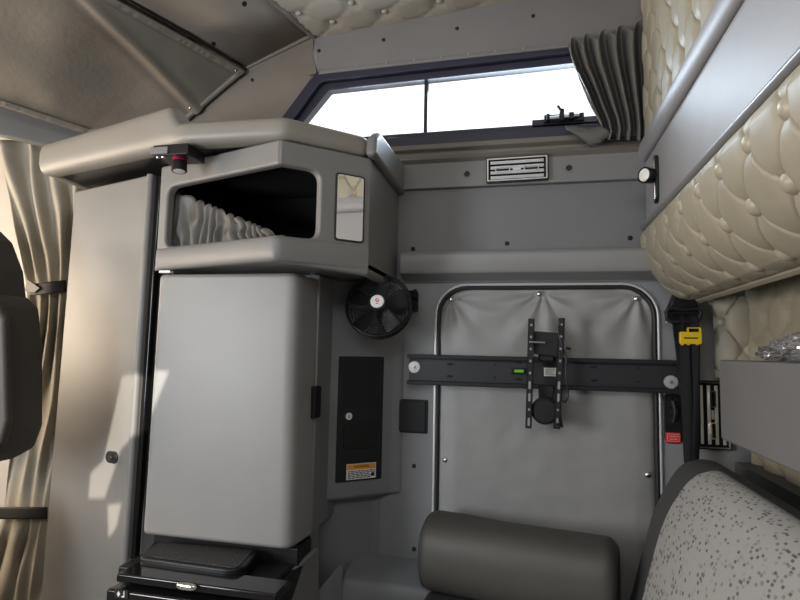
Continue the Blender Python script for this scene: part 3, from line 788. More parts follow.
tf = fS @ Matrix.Translation(((wx0 + wx1) / 2, wz0 + wh * .80, -.0053))
text_obj('WARNING', .0105, tf, 'black', wl, 'lettering')

# cubby cover on the wall
cv = thing('wall_socket_cover', 'square black flip cover on the wall left of the door frame', 'cover', at(413, 418, W))
c0, c1 = at(397.5, 432, W), at(428, 400, W)
fw = frame((0, W, 0), (1, 0, 0))
MB(fw).prism(rrect(c0.x, c0.z, c1.x, c1.z, .004), -.006, .004).build('frame', 'black', cv, bevel=.002)
MB(fw).prism(rrect(c0.x + .006, c0.z + .005, c1.x - .006, c1.z - .005, .003), -.010, -.002).build('flap', 'blackm', cv, bevel=.0015)

# ================================================================== FAN
fc = at(378.5, 305, 1.52); fd = V((.12, -.93, .30)).normalized()
fan = thing('wall_fan', 'round black caged fan with white hub badge mounted under the overhead cabinet', 'fan', at(413, 302, W))
q = V((0, 0, 1)).rotation_difference(fd).to_matrix().to_4x4()
# keep the badge upright
zz = fd; xx = V((0, 0, 1)).cross(zz).normalized(); yy = zz.cross(xx)
fF = Matrix(((xx.x, yy.x, zz.x, fc.x), (xx.y, yy.y, zz.y, fc.y), (xx.z, yy.z, zz.z, fc.z), (0, 0, 0, 1)))
RF = .092
def ringpts(r, z, n=40): return [(r * math.cos(2 * PI * k / n), r * math.sin(2 * PI * k / n), z) for k in range(n)]
mb = MB(fF)
for k in range(12):
    r = .026 + (RF - .028) * k / 11; z = .028 * math.sqrt(max(0, 1 - (r / (RF * 1.04)) ** 2.2)); mb.tube(ringpts(r, z, 44), .0010, 5, True)
for k in range(6):
    a = 2 * PI * k / 6 + .4
    mb.tube([(r * math.cos(a), r * math.sin(a), .028 * math.sqrt(max(0, 1 - (r / (RF * 1.04)) ** 2.2)) - .001) for r in [.024 + (RF - .024) * t / 8 for t in range(9)]], .0016, 5)
mb.build('front_grille', 'blackm', fan)
mb = MB(fF); mb.tube(ringpts(RF, 0, 48), .004, 8, True); mb.tube(ringpts(RF, -.022, 48), .003, 8, True); mb.build('rim', 'black', fan)
mb = MB(fF)
for k in range(8):
    r = .03 + (RF - .03) * k / 7; mb.tube(ringpts(r, -.022 - .03 * math.sqrt(max(0, 1 - (r / (RF * 1.04)) ** 2)), 36), .0013, 5, True)
for k in range(8):
    a = 2 * PI * k / 8
    mb.tube([(r * math.cos(a), r * math.sin(a), -.022 - .03 * math.sqrt(max(0, 1 - (r / (RF * 1.04)) ** 2))) for r in (.02, .045, .07, .09, RF)], .0016, 5)
mb.build('rear_grille', 'blackm', fan)
mb = MB(fF); mb.lathe([(0, .026), (.022, .026), (.026, .023), (.026, .018), (0, .018)], 28); hb = mb.build('hub', 'blackm', fan)
mb = MB(fF); mb.lathe([(0, .030), (.0175, .0298), (.0195, .028), (.0195, .026), (0, .026)], 32); bg = mb.build('badge', 'white', hb)
mb = MB(fF)                                   # red swirl emblem
mb.tube([(.0045 * math.cos(t), .003 + .0045 * math.sin(t), .0302) for t in [PI * .3 + k * .35 for k in range(16)]], .0012, 5)
mb.tube([(-.003, .001, .0302), (0, -.001, .0302), (.0035, -.0015, .0302), (.0035, .004, .0302)], .0012, 5)
mb.box(-.004, -.0085, .030, .004, -.006, .0306)
mb.build('emblem', 'red', bg)
for k in range(5):
    a = 2 * PI * k / 5 + .3
    def bl_(i, j, a=a):
        r = .014 + .072 * i; w = (.010 + .024 * i ** .7) * (1 - .25 * i ** 4); t = (j - .5) * 2
        return (r * math.cos(a) - t * w * math.sin(a), r * math.sin(a) + t * w * math.cos(a), -.008 + .010 * t)
    MB(fF).grid(bl_, 8, 6).build('blade', 'black', fan, solid=.002)
mb = MB(fF); mb.lathe([(0, .004), (.014, .003), (.016, -.02), (.02, -.03), (.022, -.06), (.015, -.066), (0, -.066)], 22); mb.build('motor', 'black', fan)
wp = at(414, 302, W)
mb = MB(); mb.tube([fc - fd * .05, fc - fd * .055 + V((.06, .02, 0)), V((wp.x, W - .03, wp.z)), V((wp.x, W - .006, wp.z))], .008, 8); mb.build('mount_arm', 'black', fan)
for dz in (.02, -.016): disc(MB(), V((wp.x, W - .03, wp.z + dz)), (1, -.4, 0), [(0, .016), (.012, .015), (.014, .008), (.014, -.008), (.012, -.014), (0, -.014)], 16).build('clamp_knob', 'black', fan)
MB().box(wp.x - .014, W - .012, wp.z - .03, wp.x + .014, W, wp.z + .03).build('wall_plate', 'black', fan, bevel=.003)

# ================================================================== ACCESS DOOR WITH SOFT COVER
door = thing('luggage_door', 'grey soft-vinyl covered access door with chrome rounded edge in the wall', 'door', (.04, W, .45))
dx0, dx1 = at(440.5, 330, W).x, at(651.5, 330, W).x; dz1 = at(545, 288.5, W).z; dz0 = .42
def doorf(i, j):
    x = dx0 + (dx1 - dx0) * i; z = dz0 + (dz1 - dz0) * j
    r = .075                                   # rounded upper corners
    if z > dz1 - r:
        h = z - (dz1 - r); c = r - math.sqrt(max(0, r * r - h * h)); x = dx0 + c + (dx1 - dx0 - 2 * c) * i
    e = min(i, 1 - i) * (dx1 - dx0); e2 = (dz1 - z)
    puff = .014 * min(1, e / .05) ** .5 * min(1, max(0, e2) / .05) ** .5
    w = 0
    for sx, sz, a0 in ((-.238, 1.362, -.9), (.036, 1.378, -PI / 2), (.297, 1.372, -2.2)):   # gathers running out of the snaps
        d = V((x - sx, z - sz)); L = d.length
        ang = math.atan2(d.y, d.x)
        w += .0075 * math.exp(-L * 5.5) * math.sin(ang * 9 + sx * 30) * min(1, L / .03)
    w += .004 * noise.noise(V((x * 7, z * 7, 3))) + .0016 * noise.noise(V((x * 22, z * 22, 5)))
    sag = -.010 * math.exp(-((z - 1.352 + .02 * math.sin((x + .25) * 11)) / .012) ** 2) * .35
    return V((x, min(W - .001, W - .002 - puff - w - sag), z))
cover = MB().grid(doorf, 110, 130).build('soft_cover', 'cover', door, ang=80)
for px, py in ((451, 299.5), (539, 294), (636.5, 298.5), (445, 460), (648, 475)):
    p = at(px, py, W - .014)
    disc(MB(), p, (0, -1, 0), [(0, .005), (.004, .0045), (.007, .002), (.0075, -.003), (.0075, -.012)], 16).build('snap', 'chrome', door)
def rpath(x0, x1, z0, z1, r, y):
    pts = [V((x0, y, z0))]
    for k in range(9): t = PI - PI / 2 * k / 8; pts.append(V((x0 + r + r * math.cos(t), y, z1 - r + r * math.sin(t))))
    for k in range(9): t = PI / 2 - PI / 2 * k / 8; pts.append(V((x1 - r + r * math.cos(t), y, z1 - r + r * math.sin(t))))
    pts.append(V((x1, y, z0))); return pts
MB().tube(rpath(dx0 - .004, dx1 + .006, dz0, dz1 + .002, .085, W - .008), .0065, 10).build('rubber_seal', 'rubber', door)
MB().tube(rpath(dx0 - .0135, dx1 + .0165, dz0, dz1 + .0115, .094, W - .0055), .0045, 10).build('chrome_edge', 'satin', door)

# ================================================================== TV MOUNT
tvm = thing('tv_bracket', 'black steel TV wall bracket bolted across the soft-covered door', 'tv mount', at(540, 370, 1.66))
bl0, br0 = at(409.5, 370, 1.668), at(677, 376, 1.668)
zt0, zb0 = at(543, 359.3, 1.668).z, at(543, 386.5, 1.668).z
MB().box(bl0.x, 1.664, zb0, br0.x, 1.672, zt0).build('wall_plate', 'greyst', tvm, bevel=.0015)
mb = MB()
for z in (zt0, zb0): mb.box(bl0.x - .003, 1.645, z - .006, br0.x + .003, 1.674, z + .006)
mb.build('flange', 'blackm', tvm, bevel=.002)
zm = (zt0 + zb0) / 2
for px, dz, w in ((450, .018, .018), (450, -.018, .018), (495, .02, .008), (495, -.017, .008), (519, .028, .018), (519, -.02, .018), (594, .02, .018), (594, -.017, .018), (638, .02, .008), (638, -.017, .008)):
    x = at(px, 370, 1.664).x
    MB().extr([V((a_, 1.6634, zm + b_)) for a_, b_ in rrect(x - w / 2, dz - .003, x + w / 2, dz + .003, .0025, 3)], (0, .0012, 0)).build('slot', 'void', tvm)
for px, py in ((414.5, 367), (671, 382)):
    p = at(px, py, 1.663)
    ws = disc(MB(), p, (0, -1, 0), [(.004, .004), (.017, .0035), (.0185, .001), (.0185, -.001)], 24).build('washer', 'zinc', tvm)
    disc(MB(), p, (0, -1, 0), [(0, .008), (.004, .0075), (.0055, .004), (.0055, .002)], 6).build('bolt_head', 'steel', ws)
lv = at(518, 371, 1.66)
MB().box(lv.x - .020, 1.652, lv.z - .008, lv.x + .022, 1.665, lv.z + .008).build('level_holder', 'black', tvm, bevel=.002)
MB().tube([lv + V((-.010, -.008, 0)), lv + V((.016, -.007, 0))], .0048, 12).build('spirit_level', 'green', tvm)
st = MB(); s0, s1 = at(544, 376, 1.6625), at(558, 368, 1.6625); st.box(s0.x, 1.6622, s0.z, s1.x, 1.6635, s1.z); stl = st.build('sticker', 'white', tvm)
mb = MB()
for k in range(3): mb.box(s0.x + .004, 1.6618, s0.z + .005 + k * .006, s1.x - .006 - .004 * (k % 2), 1.6624, s0.z + .0065 + k * .006)
mb.build('sticker_print', 'felt', stl)
ym = 1.585
for (tx, ty), (bx, by), hooks in (((531.5, 318.5), (528.5, 428.5), 0), ((562, 318), (557, 429), 1)):
    T, Bq = at(tx, ty, ym), at(bx, by, ym)
    d = (T - Bq); L = d.length; fr = frame(Bq, (1, 0, 0)); fr = Matrix.Translation(Bq) @ Matrix.Rotation(-math.atan2(d.x, d.z) * -1 * -1, 4, 'Y')
    ang = math.atan2(d.x, d.z)
    fr = Matrix.Translation(Bq) @ Matrix.Rotation(ang, 4, 'Y')
    mb = MB(fr); mb.box(-.0085, 0, 0, .0085, .003, L); mb.box(-.0085, 0, 0, -.0060, .022, L); mb.box(.0060, 0, 0, .0085, .022, L)
    arm = mb.build('vertical_arm', 'blackm', tvm, bevel=.0008, seg=2)
    for k in range(9):
        z = L * (.06 + .11 * k)
        hh = .011 if k in (0, 2, 3) else .0035
        MB(fr).extr([V((a_, -.0006, b_)) for a_, b_ in rrect(-.003, z - hh, .003, z + hh, .0028, 3)], (0, .0012, 0)).build('slot', 'cover', arm)
p0, p1 = at(534, 331, 1.61), at(560, 357, 1.61)
MB().extr([at(534, 331, 1.60), at(560, 333, 1.60), at(560, 357, 1.60), at(534, 354, 1.60)], (0, .012, 0)).build('tilt_plate', 'blackm', tvm, bevel=.002)
dc = at(545, 411, 1.60)
disc(MB(), dc, (0, -1, 0), [(0, .010), (.030, .009), (.036, .004), (.038, -.006), (.034, -.05), (0, -.05)], 32).build('swivel_disc', 'blackm', tvm)
MB().box(dc.x - .016, 1.612, zt0 - .004, dc.x + .024, 1.664, at(545, 345, 1.6).z).build('upper_stem', 'blackm', tvm, bevel=.003)
MB().box(dc.x - .016, 1.63, dc.z, dc.x + .024, 1.664, zb0 + .004).build('lower_stem', 'blackm', tvm, bevel=.003)
MB().tube([at(529, 342, 1.578), at(545, 342.5, 1.578)], .0025, 8).build('lock_rod', 'steel', tvm)
mb = MB()
def cord(pts, r=.0022):
    pts = [V(p) for p in pts]; out = []
    for i in range(len(pts) - 1):
        a0 = pts[max(i - 1, 0)]; a1 = pts[i]; a2 = pts[i + 1]; a3 = pts[min(i + 2, len(pts) - 1)]
        for k in range(6):
            t = k / 6; out.append(.5 * ((2 * a1) + (a2 - a0) * t + (2 * a0 - 5 * a1 + 4 * a2 - a3) * t * t + (-a0 + 3 * a1 - 3 * a2 + a3) * t ** 3))
    out.append(pts[-1]); return MB().tube(out, r, 7)
cord([at(x, y, 1.57 + .004 * (i % 2)) for i, (x, y) in enumerate([(560, 322), (558, 330), (562, 345), (566, 357), (566, 375), (568, 395), (565, 402), (561, 400), (560, 410), (562, 425), (559, 418)])]).build('release_cord', 'black', tvm)
MB().tube([at(566, 348, 1.58), at(571, 349, 1.58)], .004, 8).build('knob', 'black', tvm)
MB().tube([at(556, 424, 1.58), at(563, 426.5, 1.58)], .004, 8).build('knob', 'black', tvm)

# ================================================================== VENTS
def vent(name_label, o, w, h, rot):
    t = thing('air_vent', name_label, 'vent', o, None)
    fr = frame(o, (1, 0, 0)) @ Matrix.Rotation(rot, 4, 'Z')
    mb = MB(fr); ring2(mb, rrect(-w / 2, -h / 2, w / 2, h / 2, .004), rrect(-w / 2 + .009, -h / 2 + .009, w / 2 - .009, h / 2 - .009, .002), -.012, .004)
    mb.build('frame', 'blackg', t, bevel=.001)
    mb = MB(fr); mb.box(-w / 2 + .003, -h / 2 + .003, .0, w / 2 - .003, h / 2 - .003, .003); mb.build('cavity', 'void', t)
    mb = MB(fr); ring2(mb, rrect(-w / 2 + .003, -h / 2 + .003, w / 2 - .003, h / 2 - .003, .002), rrect(-w / 2 + .007, -h / 2 + .007, w / 2 - .007, h / 2 - .007, .001), -.0135, -.011)
    mb.build('chrome_border', 'chrome', t)
    n = 4
    for k in range(n):
        z = (-h / 2 + .015) + (h - .03) * k / (n - 1)
        mb = MB(fr @ Matrix.Translation((0, z, -.007)) @ Matrix.Rotation(math.radians(-22), 4, 'X')); mb.box(-w / 2 + .013, -.0045, -.0015, w / 2 - .013, .0045, .0015)
        mb.build('slat', 'satin', t, bevel=.0008, seg=2)
    for x in (-w * .23, w * .23):
        mb = MB(fr); ring2(mb, rrect(x - w * .12, -.0075, x + w * .12, .0075, .002), rrect(x - w * .12 + .003, -.0045, x + w * .12 - .003, .0045, .001), -.0125, -.006); mb.build('thumb_tab', 'chrome', t)
    mb = MB(fr); mb.box(-.012, -.003, -.010, .012, .003, -.004); mb.build('centre_bar', 'zinc', t)
    return t
vc = at(517, 170, 1.670); vent('chrome slatted air vent in the strip beneath the window', V((vc.x, 1.668, vc.z)), .182, .076, math.radians(.6))
v0, v1 = at(694, 380, W - .004), at(730.5, 450, W - .004)
vent('chrome slatted air vent standing upright behind the seat belt by the grey board', V(((v0.x + v1.x) / 2, W - .004, (v0.z + v1.z) / 2)), v0.z - v1.z, v1.x - v0.x, PI / 2)

# ================================================================== DOOR RELEASE
rel = thing('door_release', 'black oval release latch with red label beside the door seal', 'latch', at(672, 418, W))
k0, k1 = at(664.5, 443, W), at(681, 394, W)
MB(fw).prism(rrect(k0.x, k0.z, k1.x, k1.z, .012), -.005, .003).build('base_plate', 'black', rel, bevel=.0015)
k0, k1 = at(666.5, 425, W), at(678.5, 397, W)
MB(fw).prism(rrect(k0.x, k0.z, k1.x, k1.z, .017), -.0065, -.004).build('recess', 'void', rel)
c = at(672, 411, W)
disc(MB(), V((c.x, W - .006, c.z)), (0, -1, 0), [(0, .016), (.010, .015), (.012, .010), (.012, 0)], 18).build('lever_knob', 'blackm', rel)
MB().tube([V((c.x, W - .012, c.z - .028)), V((c.x + .004, W - .018, c.z)), V((c.x, W - .012, c.z + .028))], .006, 8).build('lever', 'blackm', rel)
k0, k1 = at(665.2, 442, W), at(680, 432.5, W)
rl = MB(fw).prism(rrect(k0.x, k0.z, k1.x, k1.z, .004), -.0075, -.004).build('red_label', 'red', rel, bevel=.001)
mb = MB(fw); ring2(mb, rrect(k0.x + .004, k0.z + .004, k1.x - .004, k1.z - .004, .002), rrect(k0.x + .0052, k0.z + .0052, k1.x - .0052, k1.z - .0052, .0015), -.0079, -.0073)
w_ = k1.x - k0.x
for a_, b_, z in ((.22, .42, .62), (.46, .60, .62), (.64, .80, .62), (.28, .50, .36), (.55, .76, .36)):
    zz_ = k0.z + (k1.z - k0.z) * z; mb.box(k0.x + w_ * a_, zz_ - .0012, -.0079, k0.x + w_ * b_, zz_ + .0012, -.0073)
mb.build('label_print', mat('pink_print', (.75, .35, .35), .5), rl)

# ================================================================== SEAT BELT
belt = thing('seat_belt', 'black seat belt hanging from its upper anchor at the corner of the wall', 'seat belt', at(690, 320, 1.66))
mb = MB(); yb = 1.655
mb.extr([at(678, 285, yb), at(692, 283, yb), at(700, 312, yb), at(700, 320, yb), at(668, 320, yb), at(667, 312, yb)], (0, .035, 0)); mb.build('anchor_cover', 'black', belt, bevel=.006)
cc = at(687, 322, 1.645)
loop = [at(x, y, 1.642) for x, y in ((666, 312), (669, 308), (684, 309.5), (698, 308), (701, 312), (699, 319), (695, 322), (684, 321), (672, 322), (667, 319))]
MB().tube(loop, .0055, 8, True).build('belt_guide', 'blackm', belt)
disc(MB(), at(666.5, 323, 1.65), (0, -1, 0), [(0, .006), (.005, .005), (.006, 0)], 12).build('bolt', 'steel', belt)
def web(L, Rr, y0, dy, nm):
    def f(i, j):
        k = j * (len(L) - 1); a = min(int(k), len(L) - 2); t = k - a
        lx = L[a][0] * (1 - t) + L[a + 1][0] * t; ly = L[a][1] * (1 - t) + L[a + 1][1] * t
        rx = Rr[a][0] * (1 - t) + Rr[a + 1][0] * t; ry = Rr[a][1] * (1 - t) + Rr[a + 1][1] * t
        return at(lx + (rx - lx) * i, ly + (ry - ly) * i, y0 + dy * j + .006 * math.sin(PI * i + j * 4))
    MB().grid(f, 10, 30).build(nm, 'belt', belt, solid=.002)
web([(671, 314), (675, 345), (681, 400), (684, 462), (690, 490)], [(690, 314), (690, 345), (693, 400), (698, 462), (705, 490)], 1.646, -.03, 'webbing')
web([(682, 314), (684, 350), (687, 400), (688, 462), (690, 500)], [(698, 314), (700, 345), (700, 400), (699, 462), (702, 500)], 1.638, -.02, 'webbing')
clip = thing('belt_clip', 'yellow plastic tension clip clamped on the black seat belt', 'clip', at(690, 337, 1.63))
fk = frame(at(690, 337, 1.628), (1, 0, 0))
mm = lambda px, py: (lambda p: (p.x, p.y))(fk.inverted() @ at(px, py, 1.628))
a, b = mm(679.5, 344), mm(701, 332); MB(fk).prism(rrect(a[0], a[1], b[0], b[1], .004), -.010, .006).build('clamp_body', 'yellow', clip, bevel=.002)
mb = MB(fk); a, b = mm(687, 331), mm(700.5, 327.5); mb.box(a[0], b[1] - .003, -.008, b[0], b[1], .003); mb.box(b[0] - .004, a[1] - .004, -.008, b[0], b[1], .003); mb.box(a[0], a[1] - .004, -.008, a[0] + .003, b[1], .003); mb.build('clamp_lever', 'yellow', clip, bevel=.001)
mb = MB(fk)
for px in (682, 688, 697): a = mm(px, 346); mb.box(a[0] - .003, a[1] + .002, -.008, a[0] + .003, a[1] + .012, .002)
mb.build('teeth', 'yellow', clip, bevel=.001)
mb = MB(fk); a, b = mm(683, 338.7), mm(697, 337.6); mb.box(a[0], a[1], -.0108, b[0], b[1], -.0095); mb.build('embossed_line', 'black', clip)

# ================================================================== GREY BOARD, BAG, SOFA, BOLSTER
board = thing('grey_board', 'thick grey laminate bunk board standing along the rear wall below the silver bag', 'board', (.46, 1.0, .99))
XS = .42
s0, s1 = atx(720, 362, XS), atx(718, 438, XS)
YS, zs_1, zs_0 = s0.y + .012, s0.z + .005, s1.z
MB().extr([V((XS, .2, zs_0)), V((XS, YS, zs_0)), V((XS, YS, zs_1)), V((XS, .2, zs_1))], (XR - .028 - XS, 0, 0)).build('panel', 'slab', board, bevel=.007, seg=3)
zfe = atx(752, 471, XR - .06).z
rw = struct(MB().extr([V((XR - .06, .2, .5)), V((XR - .06, 1.66, .5)), V((XR - .06, 1.66, zfe)), V((XR - .06, .2, zfe))], (.05, 0, 0)).build('trim_14', 'felt', None))
# crinkled bag on the board
bag = None
def bagf(i, j):
    a = i * 2 * PI; y = .98 + .31 * j
    e = math.sin(PI * min(1, .05 + .95 * j)) ** .4 if 0 < j < 1 else .15
    r = 1 + .35 * noise.noise(V((3 * math.cos(a), 3 * math.sin(a), y * 24))) + .22 * noise.noise(V((7 * math.cos(a), 7 * math.sin(a), y * 60)))
    hgt = .014 + .020 * (1 - j)
    return V((XS + .052 + .045 * math.cos(a) * r * e, y, max(zs_1 + .002, zs_1 + hgt * .9 + hgt * math.sin(a) * r * e)))
mb = MB(); mb.grid(bagf, 56, 60, cu=True)
bag = mb.build('plastic_bag', 'foil', None, ang=12)
tag(bag, 'crumpled silver plastic bag lying on top of the grey board', 'bag')

sofa = thing('sofa_backrest', 'speckled grey upholstered sofa backrest with charcoal border in the near corner', 'sofa', (.4, 1.0, .4))
YSF = 1.575
spine = [V((.06, .30)), V((.175, .47)), V((.232, .60)), V((.262, .71)), V((.29, .81)), V((.322, .882)), V((.358, .934)), V((.405, .952)), V((.45, .938)), V((.49, .885)), V((.51, .80)), V((.515, .40))]
def sp_at(s):
    k = s * (len(spine) - 1); i = min(int(k), len(spine) - 2); t = k - i
    a0, a1, a2, a3 = spine[max(i - 1, 0)], spine[i], spine[i + 1], spine[min(i + 2, len(spine) - 1)]
    return .5 * ((2 * a1) + (a2 - a0) * t + (2 * a0 - 5 * a1 + 4 * a2 - a3) * t * t + (-a0 + 3 * a1 - 3 * a2 + a3) * t ** 3)
ctr2 = V((.40, .50))
def sofaf(s, y, off=0):
    p = sp_at(s); e = max(0, (y - (YSF - .085)) / .085)
    d = sp_at(min(1, s + .01)) - sp_at(max(0, s - .01)); nn = V((-d.y, d.x)).normalized()
    sh = .075 * (1 - math.sqrt(max(0, 1 - e * e)))
    q = p - nn * sh + nn * off
    return V((q.x, y, q.y))
mb = MB(); mb.grid(lambda i, j: sofaf(i, .15 + (YSF - .15) * (1 - (1 - j) ** 2), 0), 66, 60)
# end cap
ecap = [sofaf(i / 66, YSF) for i in range(67)]
vs = [mb.bm.verts.new(p) for p in ecap]; mb.bm.faces.new(vs)
bmesh.ops.remove_doubles(mb.bm, verts=mb.bm.verts, dist=1e-5)
mb.build('backrest', 'sofa', sofa, ang=50)
NS = 60
def specf(i, j):
    s = .0 + .63 * i
    yend = YSF - .19 - .05 * max(0, (i - .62) / .38) ** 2
    y = .15 + (yend - .15) * (1 - (1 - j) ** 1.6)
    edge = min(1, (1 - j) / .03, (1 - i) / .05)
    return sofaf(s, y, .001 + .006 * max(0, edge) ** .5)
mb = MB(); mb.grid(specf, 60, 70, uvs=lambda i, j: (i * .75, .15 + 1.35 * (1 - (1 - j) ** 1.6)))
mb.build('speckled_cover', 'speckle', sofa, ang=60, recalc=True)
MB().box(.16, .16, 0, .50, 1.50, .42).build('base', 'sofa', sofa, bevel=.01)
# lower bunk seat
seatc = thing('bench_seat', 'black bench seat cushion under the dark bolster pillow', 'seat', (.0, 1.3, .3))
c0 = at(428, 600, 1.46)
MB().prism(round_poly([(c0.x - .02, 1.60), (c0.x - .02, 1.0), (.055, 1.0), (.055, 1.60)], [.08, .02, .02, .02]), .0, .553).build('cushion', 'sofa', seatc, bevel=.03, seg=4)

bol = None
bz = .75
pA, pB = V((-.275, 1.575, .655)), V((.205, 1.47, .655))
ax = (pB - pA); LB = ax.length; ax.normalize(); sd = V((0, 0, 1)).cross(ax).normalized()
def bolf(i, j):
    a = i * 2 * PI; x = j * LB
    e = min(j, 1 - j) * LB; rr = 1 - .20 * (max(0, 1 - e / .025)) ** 2.2
    ry, rz = .088 * rr, (.098 if True else 0) * rr
    c_, s_ = math.cos(a), math.sin(a)
    n_ = 2.5
    y = ry * math.copysign(abs(c_) ** (2 / n_), c_); z = rz * math.copysign(abs(s_) ** (2 / n_), s_)
    return pA + ax * x + sd * y + V((0, 0, z)) + V((0, 0, .004 * noise.noise(V((x * 6, a, 0)))))
mb = MB(); mb.grid(bolf, 48, 50, cu=True)
for j in (0, 1): mb.bm.faces.new([mb.bm.verts.new(bolf(i / 48, j)) for i in range(48)])
bmesh.ops.remove_doubles(mb.bm, verts=mb.bm.verts, dist=1e-5)
bol = thing('bolster_pillow', 'dark taupe leatherette bolster pillow leaning on the soft-covered door', 'pillow', (-.03, 1.52, .56))
mb.build('pillow_body', 'bolster', bol, ang=60)
for j in (.02,): MB().tube([bolf(i / 48, j) * 1.0 for i in range(48)], .0028, 6, True).build('seam_piping', 'sofa', bol)

# ================================================================== CURTAINS
# window curtain on the right
wc = thing('window_curtain', 'charcoal pleated curtain bunched at the rear end of the window', 'curtain', at(620, 90, 1.66))
Lc = [(567, 42), (569, 52), (574, 66), (581, 80), (588, 94), (594, 108), (600, 120), (603, 130), (600, 138)]
def lerp_list(Lq, t):
    k = t * (len(Lq) - 1); a = min(int(k), len(Lq) - 2); f = k - a
    return Lq[a][0] * (1 - f) + Lq[a + 1][0] * f, Lq[a][1] * (1 - f) + Lq[a + 1][1] * f
def wcf(i, j):
    lx, ly = lerp_list(Lc, j); rx = 651; ry = 22 + 118 * j
    ph = 2 * PI * 5.2 * (i ** .85) + .6 * math.sin(j * 3) + .5 * noise.noise(V((i * 5, j * 2, 9)))
    ii = i + .022 * math.sin(ph + 1) * (1 - .3 * j)
    x = lx + (rx - lx) * ii; y = ly + (ry - ly) * i + 3.4 * math.sin(ph + .6) * (1 if j < .3 else .5)
    if j < 1e-6: pass
    sn = math.sin(ph + .6); dep = .027 * math.copysign(abs(sn) ** .75, sn) * (.7 + .3 * math.sin(PI * j)) + .004 * noise.noise(V((i * 9, j * 5, 1)))
    return at(x, y, 1.658 - dep)
MB().grid(wcf, 140, 40).build('cloth', 'curtd', wc, ang=80, solid=.002)
def lin(i, j):
    lx, ly = lerp_list(Lc, .25 + .62 * j); return at(lx + 1 + 9 * math.sin(PI * j) * (1 - i) * -.42, ly, 1.662 + .012 * i)
MB().grid(lin, 6, 20).build('lining_edge', 'lining', wc, ang=80, solid=.0015)
def tail(i, j):
    T = [(603, 126), (590, 128), (576, 126), (565, 126)]; Bt = [(612, 134), (601, 143), (591, 146.5), (566, 129)]
    a = lerp_list(T, i); b = lerp_list(Bt, i)
    return at(a[0] + (b[0] - a[0]) * j, a[1] + (b[1] - a[1]) * j, 1.645 - .012 * math.sin(PI * j) + .01 * i)
MB().grid(tail, 18, 8).build('hem_corner', 'curtd', wc, ang=80, solid=.002)
MB().tube([at(600, 141, 1.66), at(655, 136.5, 1.66)], .006, 8).build('curtain_track', 'black', wc)

# overhead front drape
dr = thing('overhead_drape', 'large taupe blackout drape snapped across the front opening overhead', 'curtain', at(120, 90, 1.4))
BLd, BRd, TRd, TLd = at(0, 103, 1.38), at(186, 118.5, 1.655), at(244, 69, 1.655), at(120, 0, 1.3)
# extend beyond the frame towards the camera
BL2 = BLd + (BLd - at(85, 130, 1.55)) * 1.6; TL2 = TLd + (TLd - TRd) * 1.1
Lb = [BRd, at(85, 131, 1.56), BLd, BL2]; Lt = [TRd, TRd + (TLd - TRd) * .5, TLd, TL2]
def pl_(Lq, t):
    k = t * (len(Lq) - 1); a = min(int(k), len(Lq) - 2); f = k - a; return Lq[a].lerp(Lq[a + 1], f)
dn = (BRd - TRd).cross(TLd - TRd).normalized()
if dn.y > 0: dn = -dn
foldA, foldB = at(190, 107, 1.6), at(95, 0, 1.3)
def fold(p, A, B, w, h):
    ab = B - A; t = max(0, min(1.3, (p - A).dot(ab) / ab.length_squared)); d = (p - A - ab * t); s = d.dot(V((-ab.z, 0, ab.x)).normalized())
    return h * math.exp(-(s / w) ** 2) * (.35 + .65 * min(1, t * 2 + .2))
def drf(i, j):
    p = pl_(Lb, i).lerp(pl_(Lt, i), j)
    e = math.sin(PI * min(1, max(0, j))) ** .6
    w = .030 * noise.noise(V((p.x * 4, p.y * 4, p.z * 4 + 3))) + .0035 * noise.noise(p * 9)
    w += fold(p, foldA, foldB, .020, .040) - fold(p + V((0, 0, .03)), foldA, foldB, .02, .014)
    w += .014 * math.exp(-((p - at(50, 95, 1.45)).length / .05) ** 2) - .02 * math.exp(-((p - at(36, 92, 1.45)).length / .045) ** 2)
    return p + dn * (w * e + .012)
MB().grid(drf, 130, 70).build('cloth', 'drape', dr, ang=80, solid=.003)
def hemf(Lq, inw):
    def f(i, j):
        a = pl_(Lq, i); t = pl_(Lb if Lq is Lt else Lt, i); d = (t - a).normalized()
        return a + d * (.026 * j) + dn * (.017 + .0014 * math.sin(i * 150 + 14 * noise.noise(a * 20)) * math.sin(PI * j) + .004 * math.sin(PI * j))
    return f
MB().grid(hemf(Lt, 1), 150, 6).build('upper_hem', 'drape', dr, ang=80, solid=.003)
MB().grid(hemf(Lb, 1), 150, 6).build('lower_hem', 'drape', dr, ang=80, solid=.003)
def ehem(i, j):
    a = BRd.lerp(TRd, i); d = (BLd - BRd).normalized(); return a + d * (.024 * j) + dn * (.018 + .004 * math.sin(PI * j))
MB().grid(ehem, 20, 5).build('end_hem', 'drape', dr, ang=80, solid=.003)
MB().tube([BRd + V((.006, 0, -.004)), TRd + V((.006, 0, 0)), TRd + (TLd - TRd) * .5 + V((.004, 0, .012)), TLd + V((.004, 0, .014)), TL2 + V((.004, 0, .014))], .006, 8).build('edge_piping', 'black', dr)
for px, py in ((236.5, 70.5), (191, 107.5)):
    p = at(px, py, 1.628); disc(MB(), p, dn, [(0, .006), (.005, .005), (.0075, .002), (.008, -.003)], 14).build('snap', 'chrome', dr)

# beam below the drape, above the privacy curtain
bm0, bm1 = at(-60, 98, 1.30), at(120, 150, 1.66)
P = [at(-70, 80, 1.33), at(95, 132, 1.62), at(95, 157, 1.62), at(-70, 118, 1.33)]
struct(MB().extr(P, (.0, .06, .0)).build('trim_15', 'grey', None, bevel=.006))

